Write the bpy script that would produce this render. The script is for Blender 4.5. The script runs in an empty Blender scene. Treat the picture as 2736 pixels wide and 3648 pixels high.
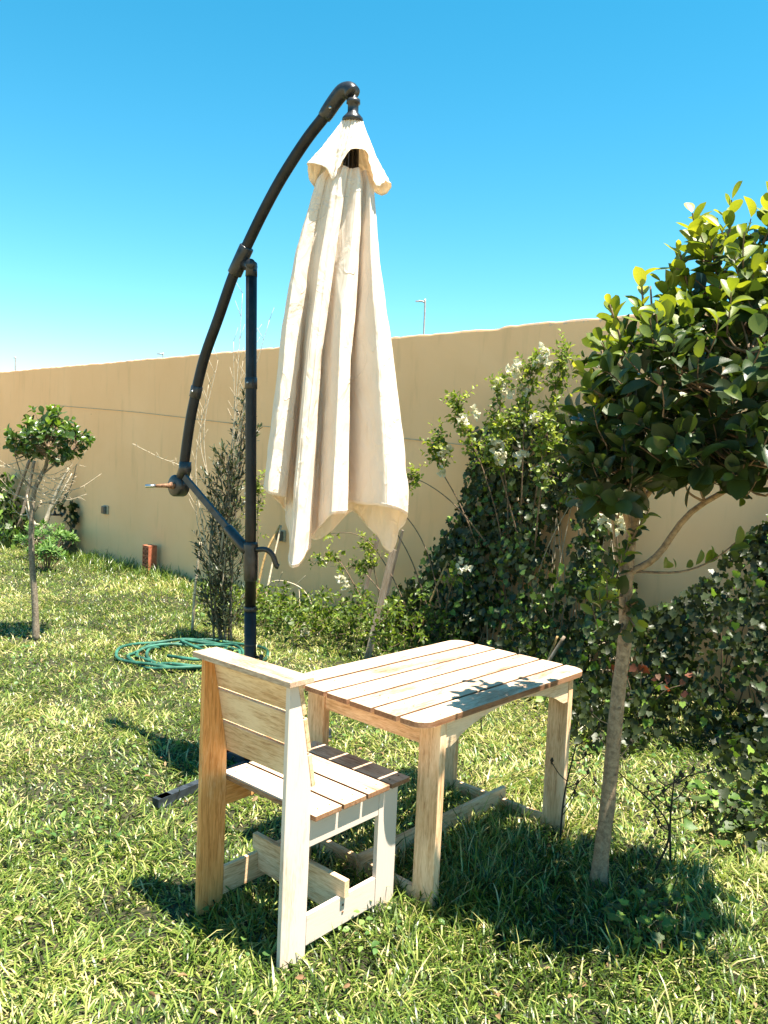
import bpy, bmesh, math, random
import numpy as np
from mathutils import Vector, Matrix

rng = np.random.default_rng(7)
random.seed(7)
SC = bpy.context.scene
COL = SC.collection
R = math.radians

# ------------------------------------------------------------------ camera
cd = bpy.data.cameras.new('camera')
cam = bpy.data.objects.new('camera', cd)
COL.objects.link(cam)
cam.matrix_world = Matrix.Translation((0, 0, 1.593)) @ Matrix.Rotation(math.pi/2 - 0.0698, 4, 'X') @ Matrix.Rotation(0.0441, 4, 'Z')
cd.sensor_fit = 'VERTICAL'; cd.sensor_height = 36; cd.lens = 28.28
cd.clip_start = .05; cd.clip_end = 3000
SC.camera = cam

# ------------------------------------------------------------------ sky, sun, exposure
SUN_DIR = Vector((.855*math.cos(R(72)), -.52*math.cos(R(72)), math.sin(R(72)))).normalized()
w = bpy.data.worlds.new('World'); SC.world = w; w.use_nodes = True
nt = w.node_tree; nt.nodes.clear()
sky = nt.nodes.new('ShaderNodeTexSky'); sky.sky_type = 'NISHITA'; sky.sun_disc = False
sky.sun_elevation = R(72); sky.sun_rotation = math.atan2(SUN_DIR.x, SUN_DIR.y)
sky.altitude = 0; sky.air_density = 1.0; sky.dust_density = 0.0; sky.ozone_density = 1.6
hs = nt.nodes.new('ShaderNodeHueSaturation'); hs.inputs['Hue'].default_value = .470; hs.inputs['Saturation'].default_value = 1.40
bg = nt.nodes.new('ShaderNodeBackground'); bg.inputs[1].default_value = .066
wo = nt.nodes.new('ShaderNodeOutputWorld')
nt.links.new(sky.outputs[0], hs.inputs['Color']); nt.links.new(hs.outputs[0], bg.inputs[0]); nt.links.new(bg.outputs[0], wo.inputs[0])
sl = bpy.data.lights.new('sun', 'SUN'); sl.energy = 5.0; sl.angle = R(.53); sl.color = (1, .92, .79)
so = bpy.data.objects.new('sun', sl); COL.objects.link(so)
so.rotation_euler = SUN_DIR.to_track_quat('Z', 'Y').to_euler(); so.location = (3, -2, 8)
SC.view_settings.view_transform = 'Standard'; SC.view_settings.look = 'None'
SC.view_settings.exposure = 1.85; SC.view_settings.gamma = 1; SC.view_settings.use_curve_mapping = False

# ------------------------------------------------------------------ materials
def new_mat(name):
    m = bpy.data.materials.new(name); m.use_nodes = True
    n = m.node_tree; n.nodes.clear()
    out = n.nodes.new('ShaderNodeOutputMaterial')
    return m, n, out
def N(n, t, **k):
    x = n.nodes.new(t)
    for a, b in k.items():
        if a.startswith('i_'):
            key = a[2:]; key = int(key) if key.isdigit() else key.replace('_', ' ')
            x.inputs[key].default_value = b
        else: setattr(x, a, b)
    return x
def ramp(n, stops, interp='LINEAR'):
    r = n.nodes.new('ShaderNodeValToRGB'); r.color_ramp.interpolation = interp
    e = r.color_ramp.elements
    while len(e) < len(stops): e.new(.5)
    for q, (p, c) in zip(e, stops):
        q.position = p; q.color = (c[0], c[1], c[2], 1) if not isinstance(c, (int, float)) else (c, c, c, 1)
    return r
def mixc(n, fac, a, b, mode='MIX'):
    m = n.nodes.new('ShaderNodeMix'); m.data_type = 'RGBA'; m.blend_type = mode
    for sock, v in ((m.inputs[0], fac), (m.inputs[6], a), (m.inputs[7], b)):
        if isinstance(v, bpy.types.NodeSocket): n.links.new(v, sock)
        elif isinstance(v, (int, float)): sock.default_value = v
        else: sock.default_value = (*v, 1)
    return m.outputs[2]
def math_(n, op, a, b=None, c=None, clamp=False):
    m = n.nodes.new('ShaderNodeMath'); m.operation = op; m.use_clamp = clamp
    for i, v in enumerate((a, b, c)):
        if v is None: continue
        if isinstance(v, bpy.types.NodeSocket): n.links.new(v, m.inputs[i])
        else: m.inputs[i].default_value = v
    return m.outputs[0]
def noise(n, vec, scale, detail=4, rough=.55, dist=0.):
    x = N(n, 'ShaderNodeTexNoise', i_Scale=scale, i_Detail=detail, i_Roughness=rough, i_Distortion=dist)
    if vec is not None: n.links.new(vec, x.inputs['Vector'])
    return x.outputs['Fac']
def bump(n, h, strength, dist=.01):
    b = N(n, 'ShaderNodeBump', i_Strength=strength, i_Distance=dist); n.links.new(h, b.inputs['Height']); return b.outputs[0]

def wood(name, axis, wash, tan=(.56, .36, .19), white=(.80, .75, .68), dark=.35):
    m, n, out = new_mat(name)
    tc = n.nodes.new('ShaderNodeTexCoord'); oi = n.nodes.new('ShaderNodeObjectInfo')
    off = N(n, 'ShaderNodeVectorMath', operation='SCALE', i_Scale=13.0)
    cmb = n.nodes.new('ShaderNodeCombineXYZ')
    for i in range(3): n.links.new(oi.outputs['Random'], cmb.inputs[i])
    n.links.new(cmb.outputs[0], off.inputs[0])
    add = N(n, 'ShaderNodeVectorMath', operation='ADD'); n.links.new(tc.outputs['Object'], add.inputs[0]); n.links.new(off.outputs[0], add.inputs[1])
    mp = n.nodes.new('ShaderNodeMapping'); s = [1, 1, 1]; s['XYZ'.index(axis)] = .085
    mp.inputs['Scale'].default_value = s; n.links.new(add.outputs[0], mp.inputs[0])
    mp2 = n.nodes.new('ShaderNodeMapping'); s2 = [1, 1, 1]; s2['XYZ'.index(axis)] = .3
    mp2.inputs['Scale'].default_value = s2; n.links.new(add.outputs[0], mp2.inputs[0])
    grain = noise(n, mp.outputs[0], 120, 5, .65, .6)
    fine = noise(n, mp.outputs[0], 420, 2, .6)
    blot = noise(n, mp2.outputs[0], 9, 4, .6, .4)
    patch = noise(n, mp2.outputs[0], 22, 5, .75, .5)
    g = ramp(n, [(.3, (tan[0]*.62, tan[1]*.5, tan[2]*.42)), (.5, tan), (.75, (min(1, tan[0]*1.25), tan[1]*1.3, tan[2]*1.45))]); n.links.new(grain, g.inputs[0])
    wf = math_(n, 'ADD', blot, math_(n, 'MULTIPLY', math_(n, 'SUBTRACT', fine, .5), .55))
    wf = math_(n, 'ADD', wf, math_(n, 'MULTIPLY', math_(n, 'SUBTRACT', grain, .5), .35))
    wr = ramp(n, [(max(0., .74 - wash*.75), 0), (min(1., 1.02 - wash*.72), .93)]); n.links.new(wf, wr.inputs[0])
    c = mixc(n, wr.outputs[0], g.outputs[0], white)
    sp = ramp(n, [(.68, 0), (.80, 1)]); n.links.new(patch, sp.inputs[0])
    c = mixc(n, math_(n, 'MULTIPLY', sp.outputs[0], dark), c, (.15, .09, .045))
    # knots
    vo = N(n, 'ShaderNodeTexVoronoi', i_Scale=4.5); n.links.new(mp2.outputs[0], vo.inputs['Vector'])
    kr = ramp(n, [(.035, 1), (.075, 0)]); n.links.new(vo.outputs['Distance'], kr.inputs[0])
    c = mixc(n, math_(n, 'MULTIPLY', kr.outputs[0], .7), c, (.13, .07, .035))
    var = math_(n, 'ADD', .9, math_(n, 'MULTIPLY', oi.outputs['Random'], .16))
    vv = N(n, 'ShaderNodeCombineColor'); [n.links.new(var, vv.inputs[i]) for i in range(3)]
    c = mixc(n, 1., c, vv.outputs[0], 'MULTIPLY')
    p = N(n, 'ShaderNodeBsdfPrincipled', i_Roughness=.72); n.links.new(c, p.inputs['Base Color'])
    p.inputs['Specular IOR Level'].default_value = .3
    hgt = math_(n, 'ADD', math_(n, 'MULTIPLY', grain, .7), math_(n, 'MULTIPLY', fine, .4))
    n.links.new(bump(n, hgt, .35, .002), p.inputs['Normal']); n.links.new(p.outputs[0], out.inputs[0])
    return m

def plain(name, col, rough=.5, var=.25, scale=20, metal=0., bmp=.15, spec=.5, col2=None, bdist=.002):
    m, n, out = new_mat(name)
    tc = n.nodes.new('ShaderNodeTexCoord')
    f = noise(n, tc.outputs['Object'], scale, 6, .65, .3)
    c2 = col2 or tuple(min(1, x*(1+var)+.01) for x in col)
    r = ramp(n, [(.35, tuple(x*(1-var) for x in col)), (.7, c2)]); n.links.new(f, r.inputs[0])
    p = N(n, 'ShaderNodeBsdfPrincipled', i_Roughness=rough, i_Metallic=metal); p.inputs['Specular IOR Level'].default_value = spec
    n.links.new(r.outputs[0], p.inputs['Base Color'])
    rr = math_(n, 'ADD', rough - .12, math_(n, 'MULTIPLY', f, .24)); n.links.new(rr, p.inputs['Roughness'])
    f2 = noise(n, tc.outputs['Object'], scale*6, 3, .6)
    n.links.new(bump(n, f2, bmp, bdist), p.inputs['Normal']); n.links.new(p.outputs[0], out.inputs[0])
    return m

def leafmat(name, stops, trans=.35, rough=.38, spec=.5, tcol=(1.5, 1.7, .7), vein=True):
    """stops: ramp over the per leaf 'tone' attribute"""
    m, n, out = new_mat(name)
    at = N(n, 'ShaderNodeAttribute', attribute_name='tone')
    tc = n.nodes.new('ShaderNodeTexCoord')
    r = ramp(n, stops); f = at.outputs['Fac']
    nz = noise(n, tc.outputs['Object'], 45, 4, .6)
    f = math_(n, 'ADD', f, math_(n, 'MULTIPLY', math_(n, 'SUBTRACT', nz, .5), .16)); n.links.new(f, r.inputs[0])
    p = N(n, 'ShaderNodeBsdfPrincipled', i_Roughness=rough); p.inputs['Specular IOR Level'].default_value = spec
    n.links.new(r.outputs[0], p.inputs['Base Color'])
    t = n.nodes.new('ShaderNodeBsdfTranslucent')
    n.links.new(mixc(n, 1., r.outputs[0], tcol, 'MULTIPLY'), t.inputs[0])
    n.links.new(bump(n, noise(n, tc.outputs['Object'], 160, 3), .3, .002), p.inputs['Normal'])
    ms = N(n, 'ShaderNodeMixShader', i_0=trans); n.links.new(p.outputs[0], ms.inputs[1]); n.links.new(t.outputs[0], ms.inputs[2])
    n.links.new(ms.outputs[0], out.inputs[0])
    return m

M = {}
for ax in 'XYZ':
    M['wood_white'+ax] = wood('whitewashed_wood_'+ax, ax, .62, tan=(.27, .155, .09), white=(.66, .49, .35), dark=.35)
    M['wood_mid'+ax] = wood('worn_pine_'+ax, ax, .50, dark=.40, tan=(.62, .38, .20), white=(.86, .64, .42))
    M['wood_edge'+ax] = wood('bare_edge_gap_shade_'+ax, ax, .22, dark=.5, tan=(.24, .125, .065), white=(.42, .27, .16))  # bare brown plank edges; shade of the slat gaps is in the colour too
    M['wood_paint'+ax] = wood('thin_white_paint_'+ax, ax, .80, dark=.45, tan=(.50, .34, .23), white=(.66, .56, .48))
    M['wood_cream'+ax] = wood('cream_wood_'+ax, ax, .60, dark=.2, tan=(.60, .40, .22), white=(.82, .64, .44))
    M['wood_raw'+ax] = wood('raw_pine_'+ax, ax, .30, tan=(.66, .31, .10), white=(.82, .55, .31), dark=.5)
M['wood_end'] = wood('end_grain', 'Z', .25, tan=(.50, .30, .15), dark=.5)
M['grey_stake'] = wood('weathered_stake', 'Z', .35, tan=(.23, .17, .12), white=(.36, .31, .26), dark=.3)
M['black'] = plain('black_painted_steel', (.007, .007, .008), .45, .5, 14, spec=.35, col2=(.018, .018, .02))
M['plastic'] = plain('black_plastic', (.016, .016, .017), .33, .4, 30, spec=.5, col2=(.035, .036, .04))
M['rust'] = plain('rusty_steel', (.20, .075, .025), .75, .6, 90, bmp=.6, col2=(.42, .22, .12))
M['steel'] = plain('bare_steel', (.45, .45, .46), .3, .2, 60, metal=1.)
M['beam'] = plain('blue_grey_steel', (.02, .026, .034), .5, .4, 25, col2=(.045, .06, .075))
M['terracotta'] = plain('terracotta', (.42, .12, .055), .8, .25, 40)
M['darkhole'] = plain('hole_shade', (.03, .012, .008), .9, .3, 40)  # near-black back panel; the shade inside the piercings is in its colour
M['hose'] = plain('green_hose', (.010, .075, .05), .55, .5, 9, spec=.35, col2=(.045, .18, .125))
M['box_grey'] = plain('grey_plastic_box', (.10, .10, .09), .5, .2, 30)
M['box_pale'] = plain('pale_socket_frame', (.42, .36, .25), .6, .2, 30)
M['lamp_paint'] = plain('lamp_paint', (.40, .36, .34), .5, .2, 5)
M['bark_pale'] = plain('pale_smooth_bark', (.27, .175, .10), .85, .35, 55, bmp=.9, col2=(.42, .30, .185), bdist=.004)
M['bark_grey'] = plain('grey_bark', (.17, .125, .085), .9, .4, 60, bmp=.8, col2=(.32, .26, .19))
M['twig'] = plain('brown_twig', (.13, .075, .045), .85, .4, 50, bmp=.3, col2=(.25, .17, .10))
M['dry_twig'] = plain('dry_pale_twig', (.45, .36, .24), .85, .3, 50, bmp=.3, col2=(.62, .52, .38))
M['reed'] = plain('dry_reed', (.45, .27, .09), .7, .3, 40, col2=(.60, .40, .17))

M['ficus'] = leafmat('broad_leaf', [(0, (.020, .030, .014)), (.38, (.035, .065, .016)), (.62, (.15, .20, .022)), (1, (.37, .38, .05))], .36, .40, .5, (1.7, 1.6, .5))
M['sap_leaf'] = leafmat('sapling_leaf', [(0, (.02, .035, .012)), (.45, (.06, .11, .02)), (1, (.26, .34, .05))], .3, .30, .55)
M['ivy'] = leafmat('ivy_leaf', [(0, (.020, .026, .009)), (.5, (.036, .052, .014)), (.8, (.07, .14, .022)), (1, (.24, .35, .05))], .22, .44, .4)
M['boug'] = leafmat('bougainvillea_leaf', [(0, (.03, .05, .012)), (.45, (.10, .16, .02)), (1, (.38, .42, .07))], .42, .42, .4, (1.5, 1.5, .6))
M['bract'] = leafmat('white_bract', [(0, (.62, .60, .42)), (1, (.82, .78, .66))], .45, .6, .2, (1, 1, .9))
M['olive'] = leafmat('grey_green_leaf', [(0, (.022, .028, .014)), (.6, (.06, .075, .038)), (1, (.16, .18, .10))], .15, .42, .5)
M['weed'] = leafmat('weed_leaf', [(0, (.03, .07, .02)), (.6, (.08, .17, .04)), (1, (.20, .30, .08))], .3, .45, .35)
M['red_leaf'] = leafmat('reddish_leaf', [(0, (.06, .022, .012)), (.5, (.18, .06, .03)), (1, (.36, .24, .16))], .3, .45, .35, (1.5, .8, .4))
M['thistle'] = leafmat('dry_weed', [(0, (.035, .03, .02)), (1, (.10, .085, .05))], .1, .8, .2, (1, 1, .8))
M['litter'] = leafmat('dry_leaf', [(0, (.20, .11, .05)), (1, (.50, .36, .20))], .2, .7, .3, (1.2, 1, .7))
M['grass'] = leafmat('grass_blades', [(0, (.024, .040, .009)), (.33, (.092, .160, .023)), (.58, (.245, .305, .058)), (.80, (.46, .43, .17)), (1, (.64, .52, .28))], .33, .36, .5, (1.3, 1.35, .7))

def fabric():
    m, n, out = new_mat('cream_canopy_cloth')
    tc = n.nodes.new('ShaderNodeTexCoord')
    f = noise(n, tc.outputs['Object'], 6, 5, .6)
    r = ramp(n, [(.3, (.89, .82, .72)), (.7, (.93, .88, .80))]); n.links.new(f, r.inputs[0])
    st = noise(n, tc.outputs['Object'], 26, 2, .5); sr = ramp(n, [(.76, 0), (.80, 1)]); n.links.new(st, sr.inputs[0])
    c = mixc(n, math_(n, 'MULTIPLY', sr.outputs[0], .25), r.outputs[0], (.40, .30, .17))
    d = N(n, 'ShaderNodeBsdfPrincipled', i_Roughness=.85); d.inputs['Specular IOR Level'].default_value = .15
    n.links.new(c, d.inputs['Base Color'])
    t = n.nodes.new('ShaderNodeBsdfTranslucent'); n.links.new(mixc(n, 1., c, (1.0, .84, .64), 'MULTIPLY'), t.inputs[0])
    mp = n.nodes.new('ShaderNodeMapping'); mp.inputs['Scale'].default_value = (1, 1, .45); mp.inputs['Rotation'].default_value = (.3, .5, 0); n.links.new(tc.outputs['Object'], mp.inputs[0])
    wv = noise(n, mp.outputs[0], 13, 3, .5, 1.2)
    wv2 = noise(n, tc.outputs['Object'], 420, 2)
    mq = n.nodes.new('ShaderNodeMapping'); mq.inputs['Scale'].default_value = (1, 1, .8); mq.inputs['Rotation'].default_value = (.7, -.4, .3); n.links.new(tc.outputs['Object'], mq.inputs[0])
    rd = math_(n, 'ABSOLUTE', math_(n, 'SUBTRACT', noise(n, mq.outputs[0], 7, 2, .5, .8), .5))
    rr_ = ramp(n, [(0, 1), (.035, 0)]); n.links.new(rd, rr_.inputs[0])
    msk = ramp(n, [(.5, 0), (.62, 1)]); n.links.new(noise(n, tc.outputs['Object'], 4.3, 2), msk.inputs[0])
    h = math_(n, 'ADD', wv, math_(n, 'MULTIPLY', wv2, .03)); h = math_(n, 'ADD', h, math_(n, 'MULTIPLY', math_(n, 'MULTIPLY', rr_.outputs[0], msk.outputs[0]), .22))
    b = bump(n, h, .42, .03); n.links.new(b, d.inputs['Normal']); n.links.new(b, t.inputs['Normal'])
    ms = N(n, 'ShaderNodeMixShader', i_0=.38); n.links.new(d.outputs[0], ms.inputs[1]); n.links.new(t.outputs[0], ms.inputs[2])
    n.links.new(ms.outputs[0], out.inputs[0]); return m
M['cloth'] = fabric()

def plaster():
    m, n, out = new_mat('ochre_plaster')
    tc = n.nodes.new('ShaderNodeTexCoord')
    f = noise(n, tc.outputs['Object'], 1.1, 5, .55, .5)
    r = ramp(n, [(.3, (.88, .50, .26)), (.7, (.93, .55, .30))]); n.links.new(f, r.inputs[0])
    mp = n.nodes.new('ShaderNodeMapping'); mp.inputs['Scale'].default_value = (1, 1, .14); n.links.new(tc.outputs['Object'], mp.inputs[0])
    s = noise(n, mp.outputs[0], 9, 4, .6); sr = ramp(n, [(.55, 0), (.80, 1)]); n.links.new(s, sr.inputs[0])
    c = mixc(n, math_(n, 'MULTIPLY', sr.outputs[0], .22), r.outputs[0], (.30, .20, .10))
    # bare grey mortar showing along the broken top edge
    sx = n.nodes.new('ShaderNodeSeparateXYZ'); n.links.new(tc.outputs['Object'], sx.inputs[0])
    e = noise(n, tc.outputs['Object'], 14, 6, .7)
    tf = math_(n, 'ADD', sx.outputs[2], math_(n, 'MULTIPLY', math_(n, 'SUBTRACT', e, .5), .20))
    tr = ramp(n, [(0, 0), (1, 1)])
    mr = N(n, 'ShaderNodeMapRange'); mr.inputs[1].default_value = 2.68; mr.inputs[2].default_value = 2.70; n.links.new(tf, mr.inputs[0])
    c = mixc(n, math_(n, 'MULTIPLY', mr.outputs[0], .7), c, (.52, .40, .33))
    # little nicks
    vo = N(n, 'ShaderNodeTexVoronoi', i_Scale=2.2); n.links.new(tc.outputs['Object'], vo.inputs['Vector'])
    kr = ramp(n, [(.018, 1), (.028, 0)]); n.links.new(vo.outputs['Distance'], kr.inputs[0])
    c = mixc(n, math_(n, 'MULTIPLY', kr.outputs[0], .75), c, (.12, .07, .04))
    p = N(n, 'ShaderNodeBsdfPrincipled', i_Roughness=.93); p.inputs['Specular IOR Level'].default_value = .15
    n.links.new(c, p.inputs['Base Color'])
    h = math_(n, 'ADD', noise(n, tc.outputs['Object'], 170, 4, .6), math_(n, 'MULTIPLY', noise(n, tc.outputs['Object'], 6, 3), 2.0))
    n.links.new(bump(n, h, .35, .004), p.inputs['Normal']); n.links.new(p.outputs[0], out.inputs[0]); return m
M['plaster'] = plaster()
def soil():
    m, n, out = new_mat('lawn_thatch')
    tc = n.nodes.new('ShaderNodeTexCoord')
    f = noise(n, tc.outputs['Object'], 55, 6, .7)
    r = ramp(n, [(.35, (.012, .013, .005)), (.55, (.035, .034, .012)), (.78, (.12, .09, .04))]); n.links.new(f, r.inputs[0])
    # outside the built blades a tan ground colour is added for warm bounce light
    sx = n.nodes.new('ShaderNodeSeparateXYZ'); n.links.new(tc.outputs['Object'], sx.inputs[0])
    edge = math_(n, 'SUBTRACT', math_(n, 'ABSOLUTE', sx.outputs[0]), math_(n, 'MULTIPLY', sx.outputs[1], .56))
    k1 = math_(n, 'GREATER_THAN', edge, .72); k2 = math_(n, 'LESS_THAN', sx.outputs[1], 1.5)
    k = math_(n, 'MAXIMUM', k1, k2)
    tf = ramp(n, [(.3, (.16, .15, .06)), (.5, (.27, .22, .11)), (.7, (.38, .30, .17))]); n.links.new(f, tf.inputs[0])
    cc = mixc(n, k, r.outputs[0], tf.outputs[0])
    p = N(n, 'ShaderNodeBsdfPrincipled', i_Roughness=.95); n.links.new(cc, p.inputs['Base Color'])
    n.links.new(bump(n, f, .8, .02), p.inputs['Normal']); n.links.new(p.outputs[0], out.inputs[0]); return m
M['soil'] = soil()

# ------------------------------------------------------------------ mesh helpers
def link(name, me, mat, parent=None):
    o = bpy.data.objects.new(name, me); COL.objects.link(o)
    if mat is not None and not me.materials: me.materials.append(mat)
    if parent is not None: o.parent = parent
    return o
def tag(o, label, cat, group=None, kind=None):
    o['label'] = label; o['category'] = cat
    if group: o['group'] = group
    if kind: o['kind'] = kind
    return o
def thing(name, label, cat, loc=(0, 0, 0), rz=0., group=None):
    o = bpy.data.objects.new(name, None); o.empty_display_size = .1; COL.objects.link(o)
    o.location = loc; o.rotation_euler = (0, 0, rz)
    tag(o, label, cat, group); return o
def struct(name, me, mat):
    o = link(name, me, mat); o['kind'] = 'structure'; return o
def bm_obj(name, bm, mat, parent=None, smooth=False):
    bmesh.ops.recalc_face_normals(bm, faces=bm.faces)
    me = bpy.data.meshes.new(name); bm.to_mesh(me); bm.free()
    if smooth:
        for p in me.polygons: p.use_smooth = True
    return link(name, me, mat, parent)
def box(name, lo, hi, mat, parent=None, bev=.0025, jit=0.):
    bm = bmesh.new(); bmesh.ops.create_cube(bm, size=1)
    for v in bm.verts:
        v.co = Vector([(a+b)/2 + c*(b-a) for a, b, c in zip(lo, hi, v.co)])
        if jit: v.co += Vector([random.uniform(-jit, jit) for _ in range(3)])
    if bev: bmesh.ops.bevel(bm, geom=bm.edges[:], offset=bev, segments=2, affect='EDGES', profile=.6)
    return bm_obj(name, bm, mat, parent)
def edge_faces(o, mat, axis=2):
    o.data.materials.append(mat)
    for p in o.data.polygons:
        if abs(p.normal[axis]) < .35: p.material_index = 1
def prism(name, poly, axis, lo, hi, mat, parent=None, bev=.002):
    """poly: 2-D outline in the two axes other than `axis`, extruded from lo to hi along it"""
    bm = bmesh.new(); ai = 'XYZ'.index(axis)
    def co(p, t):
        q = list(p); q.insert(ai, t); return q
    a = [bm.verts.new(co(p, lo)) for p in poly]; b = [bm.verts.new(co(p, hi)) for p in poly]
    bm.faces.new(a); bm.faces.new(b[::-1])
    for i in range(len(poly)):
        j = (i+1) % len(poly); bm.faces.new((a[i], b[i], b[j], a[j]))
    if bev: bmesh.ops.bevel(bm, geom=[e for e in bm.edges], offset=bev, segments=1, affect='EDGES')
    return bm_obj(name, bm, mat, parent)

class MB:
    """numpy mesh collector (triangles and quads)"""
    def __init__(s): s.v = []; s.f = []; s.t = []; s.n = 0
    def add(s, v, f, tone=None):
        v = np.asarray(v, float).reshape(-1, 3); s.v.append(v)
        s.f += [tuple(int(i)+s.n for i in q) for q in f]
        s.t.append(np.full(len(v), .5) if tone is None else np.broadcast_to(tone, (len(v),)))
        s.n += len(v)
    def tube(s, pts, rad, sides=8, cap=True, wob=0.):
        pts = np.asarray(pts, float); k = len(pts)
        rad = np.broadcast_to(np.asarray(rad, float), (k,))
        d = np.gradient(pts, axis=0); d /= np.linalg.norm(d, axis=1)[:, None] + 1e-12
        up = np.array([0, 0, 1.]) if abs(d[0][2]) < .9 else np.array([1., 0, 0])
        u = np.cross(d[0], up); u /= np.linalg.norm(u)
        V = []
        for i in range(k):
            u = u - d[i]*np.dot(u, d[i]); u /= np.linalg.norm(u)+1e-12
            w_ = np.cross(d[i], u); a = np.arange(sides)*2*np.pi/sides
            rr = rad[i]*(1 + (rng.normal(0, wob, sides) if wob else 0))
            V.append(pts[i] + np.outer(np.cos(a)*rr, u) + np.outer(np.sin(a)*rr, w_))
        F = []
        for i in range(k-1):
            for j in range(sides):
                j2 = (j+1) % sides
                F.append((i*sides+j, i*sides+j2, (i+1)*sides+j2, (i+1)*sides+j))
        if cap: F.append(tuple(range(sides))[::-1]); F.append(tuple(range((k-1)*sides, k*sides)))
        s.add(np.concatenate(V), F)
    def box(s, c, h, rot=None):
        c = np.asarray(c); v = np.array([[x, y, z] for x in (-1, 1) for y in (-1, 1) for z in (-1, 1)], float)*np.asarray(h)
        if rot is not None: v = v @ np.asarray(rot).T
        s.add(v + c, [(0, 1, 3, 2), (4, 6, 7, 5), (0, 4, 5, 1), (2, 3, 7, 6), (0, 2, 6, 4), (1, 5, 7, 3)])
    def build(s, name, mat, parent=None, smooth=True, base=(0, 0, 0), tone=False, kind=None):
        me = bpy.data.meshes.new(name)
        V = np.concatenate(s.v) - np.asarray(base)
        me.from_pydata(V.tolist(), [], s.f)
        if smooth: me.polygons.foreach_set('use_smooth', [True]*len(me.polygons))
        if tone:
            a = me.attributes.new('tone', 'FLOAT', 'POINT'); a.data.foreach_set('value', np.concatenate(s.t).astype(np.float32))
        me.update(); o = link(name, me, mat, parent)
        if kind: o['kind'] = kind
        return o

def fast_mesh(name, V, T, tone):
    me = bpy.data.meshes.new(name)
    me.vertices.add(len(V)); me.vertices.foreach_set('co', V.astype(np.float32).ravel())
    me.loops.add(T.size); me.loops.foreach_set('vertex_index', T.astype(np.int32).ravel())
    me.polygons.add(len(T)); me.polygons.foreach_set('loop_start', np.arange(0, T.size, 3, dtype=np.int32))
    me.polygons.foreach_set('loop_total', np.full(len(T), 3, np.int32))
    me.polygons.foreach_set('use_smooth', np.ones(len(T), bool))
    a = me.attributes.new('tone', 'FLOAT', 'POINT'); a.data.foreach_set('value', tone.astype(np.float32))
    me.update(calc_edges=True); return me

def bez(pts, n=24):
    """Catmull-Rom through pts"""
    p = np.asarray(pts, float); p = np.vstack([2*p[0]-p[1], p, 2*p[-1]-p[-2]]); out = []
    m = len(p)-3; per = max(2, n//m)
    for i in range(m):
        for t in np.linspace(0, 1, per, endpoint=False):
            a, b, c, d = p[i:i+4]
            out.append(.5*((2*b)+(-a+c)*t+(2*a-5*b+4*c-d)*t*t+(-a+3*b-3*c+d)*t**3))
    out.append(p[-2]); return np.array(out)

# leaf shapes: unit length along +Y, face normal +Z
def leaf_oval(wd=.55, cup=.12, bend=-.15, tipness=.7, rows=5, fold=.10, pw=.75):
    V = []; T = []
    for i in range(rows+1):
        t = i/rows; ww = wd*.5*math.sin(math.pi*min(1, t**tipness))**pw if 0 < t < 1 else 0
        z = bend*t*t
        if ww == 0: V.append((0, t, z))
        else: V += [(-ww, t, z+fold*ww*2+cup*ww), (0, t, z), (ww, t, z+fold*ww*2+cup*ww)]
    for i in range(rows):
        a = 0 if i == 0 else 1+3*(i-1); b = 1+3*i
        if i == 0: T += [(0, 2, 1), (0, 3, 2)]
        elif i == rows-1: T += [(a, a+1, b), (a+1, a+2, b)]
        else: T += [(a, a+1, b+1), (a, b+1, b), (a+1, a+2, b+2), (a+1, b+2, b+1)]
    return np.array(V, float), np.array(T)
def leaf_ivy(s=1., cup=.1):
    o = [(0, 0), (.26, -.12), (.45, .06), (.37, .30), (.42, .52), (.24, .60), (0, .98), (-.24, .60), (-.42, .52), (-.37, .30), (-.45, .06), (-.26, -.12)]
    V = [(0, .30, -.06)] + [(x*s, y, cup*(x*x+(y-.3)**2)*1.6) for x, y in o]
    T = [(0, i+1, (i+1) % 12+1) for i in range(12)]
    return np.array(V, float), np.array(T)

def frame_mat(pos, ydir, zdir, size, tw=0.):
    y = ydir/(np.linalg.norm(ydir)+1e-9); z = zdir - y*np.dot(zdir, y); z /= np.linalg.norm(z)+1e-9
    x = np.cross(y, z)
    m = np.eye(4); m[:3, 0] = x*size; m[:3, 1] = y*size; m[:3, 2] = z*size; m[:3, 3] = pos
    return m

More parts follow.
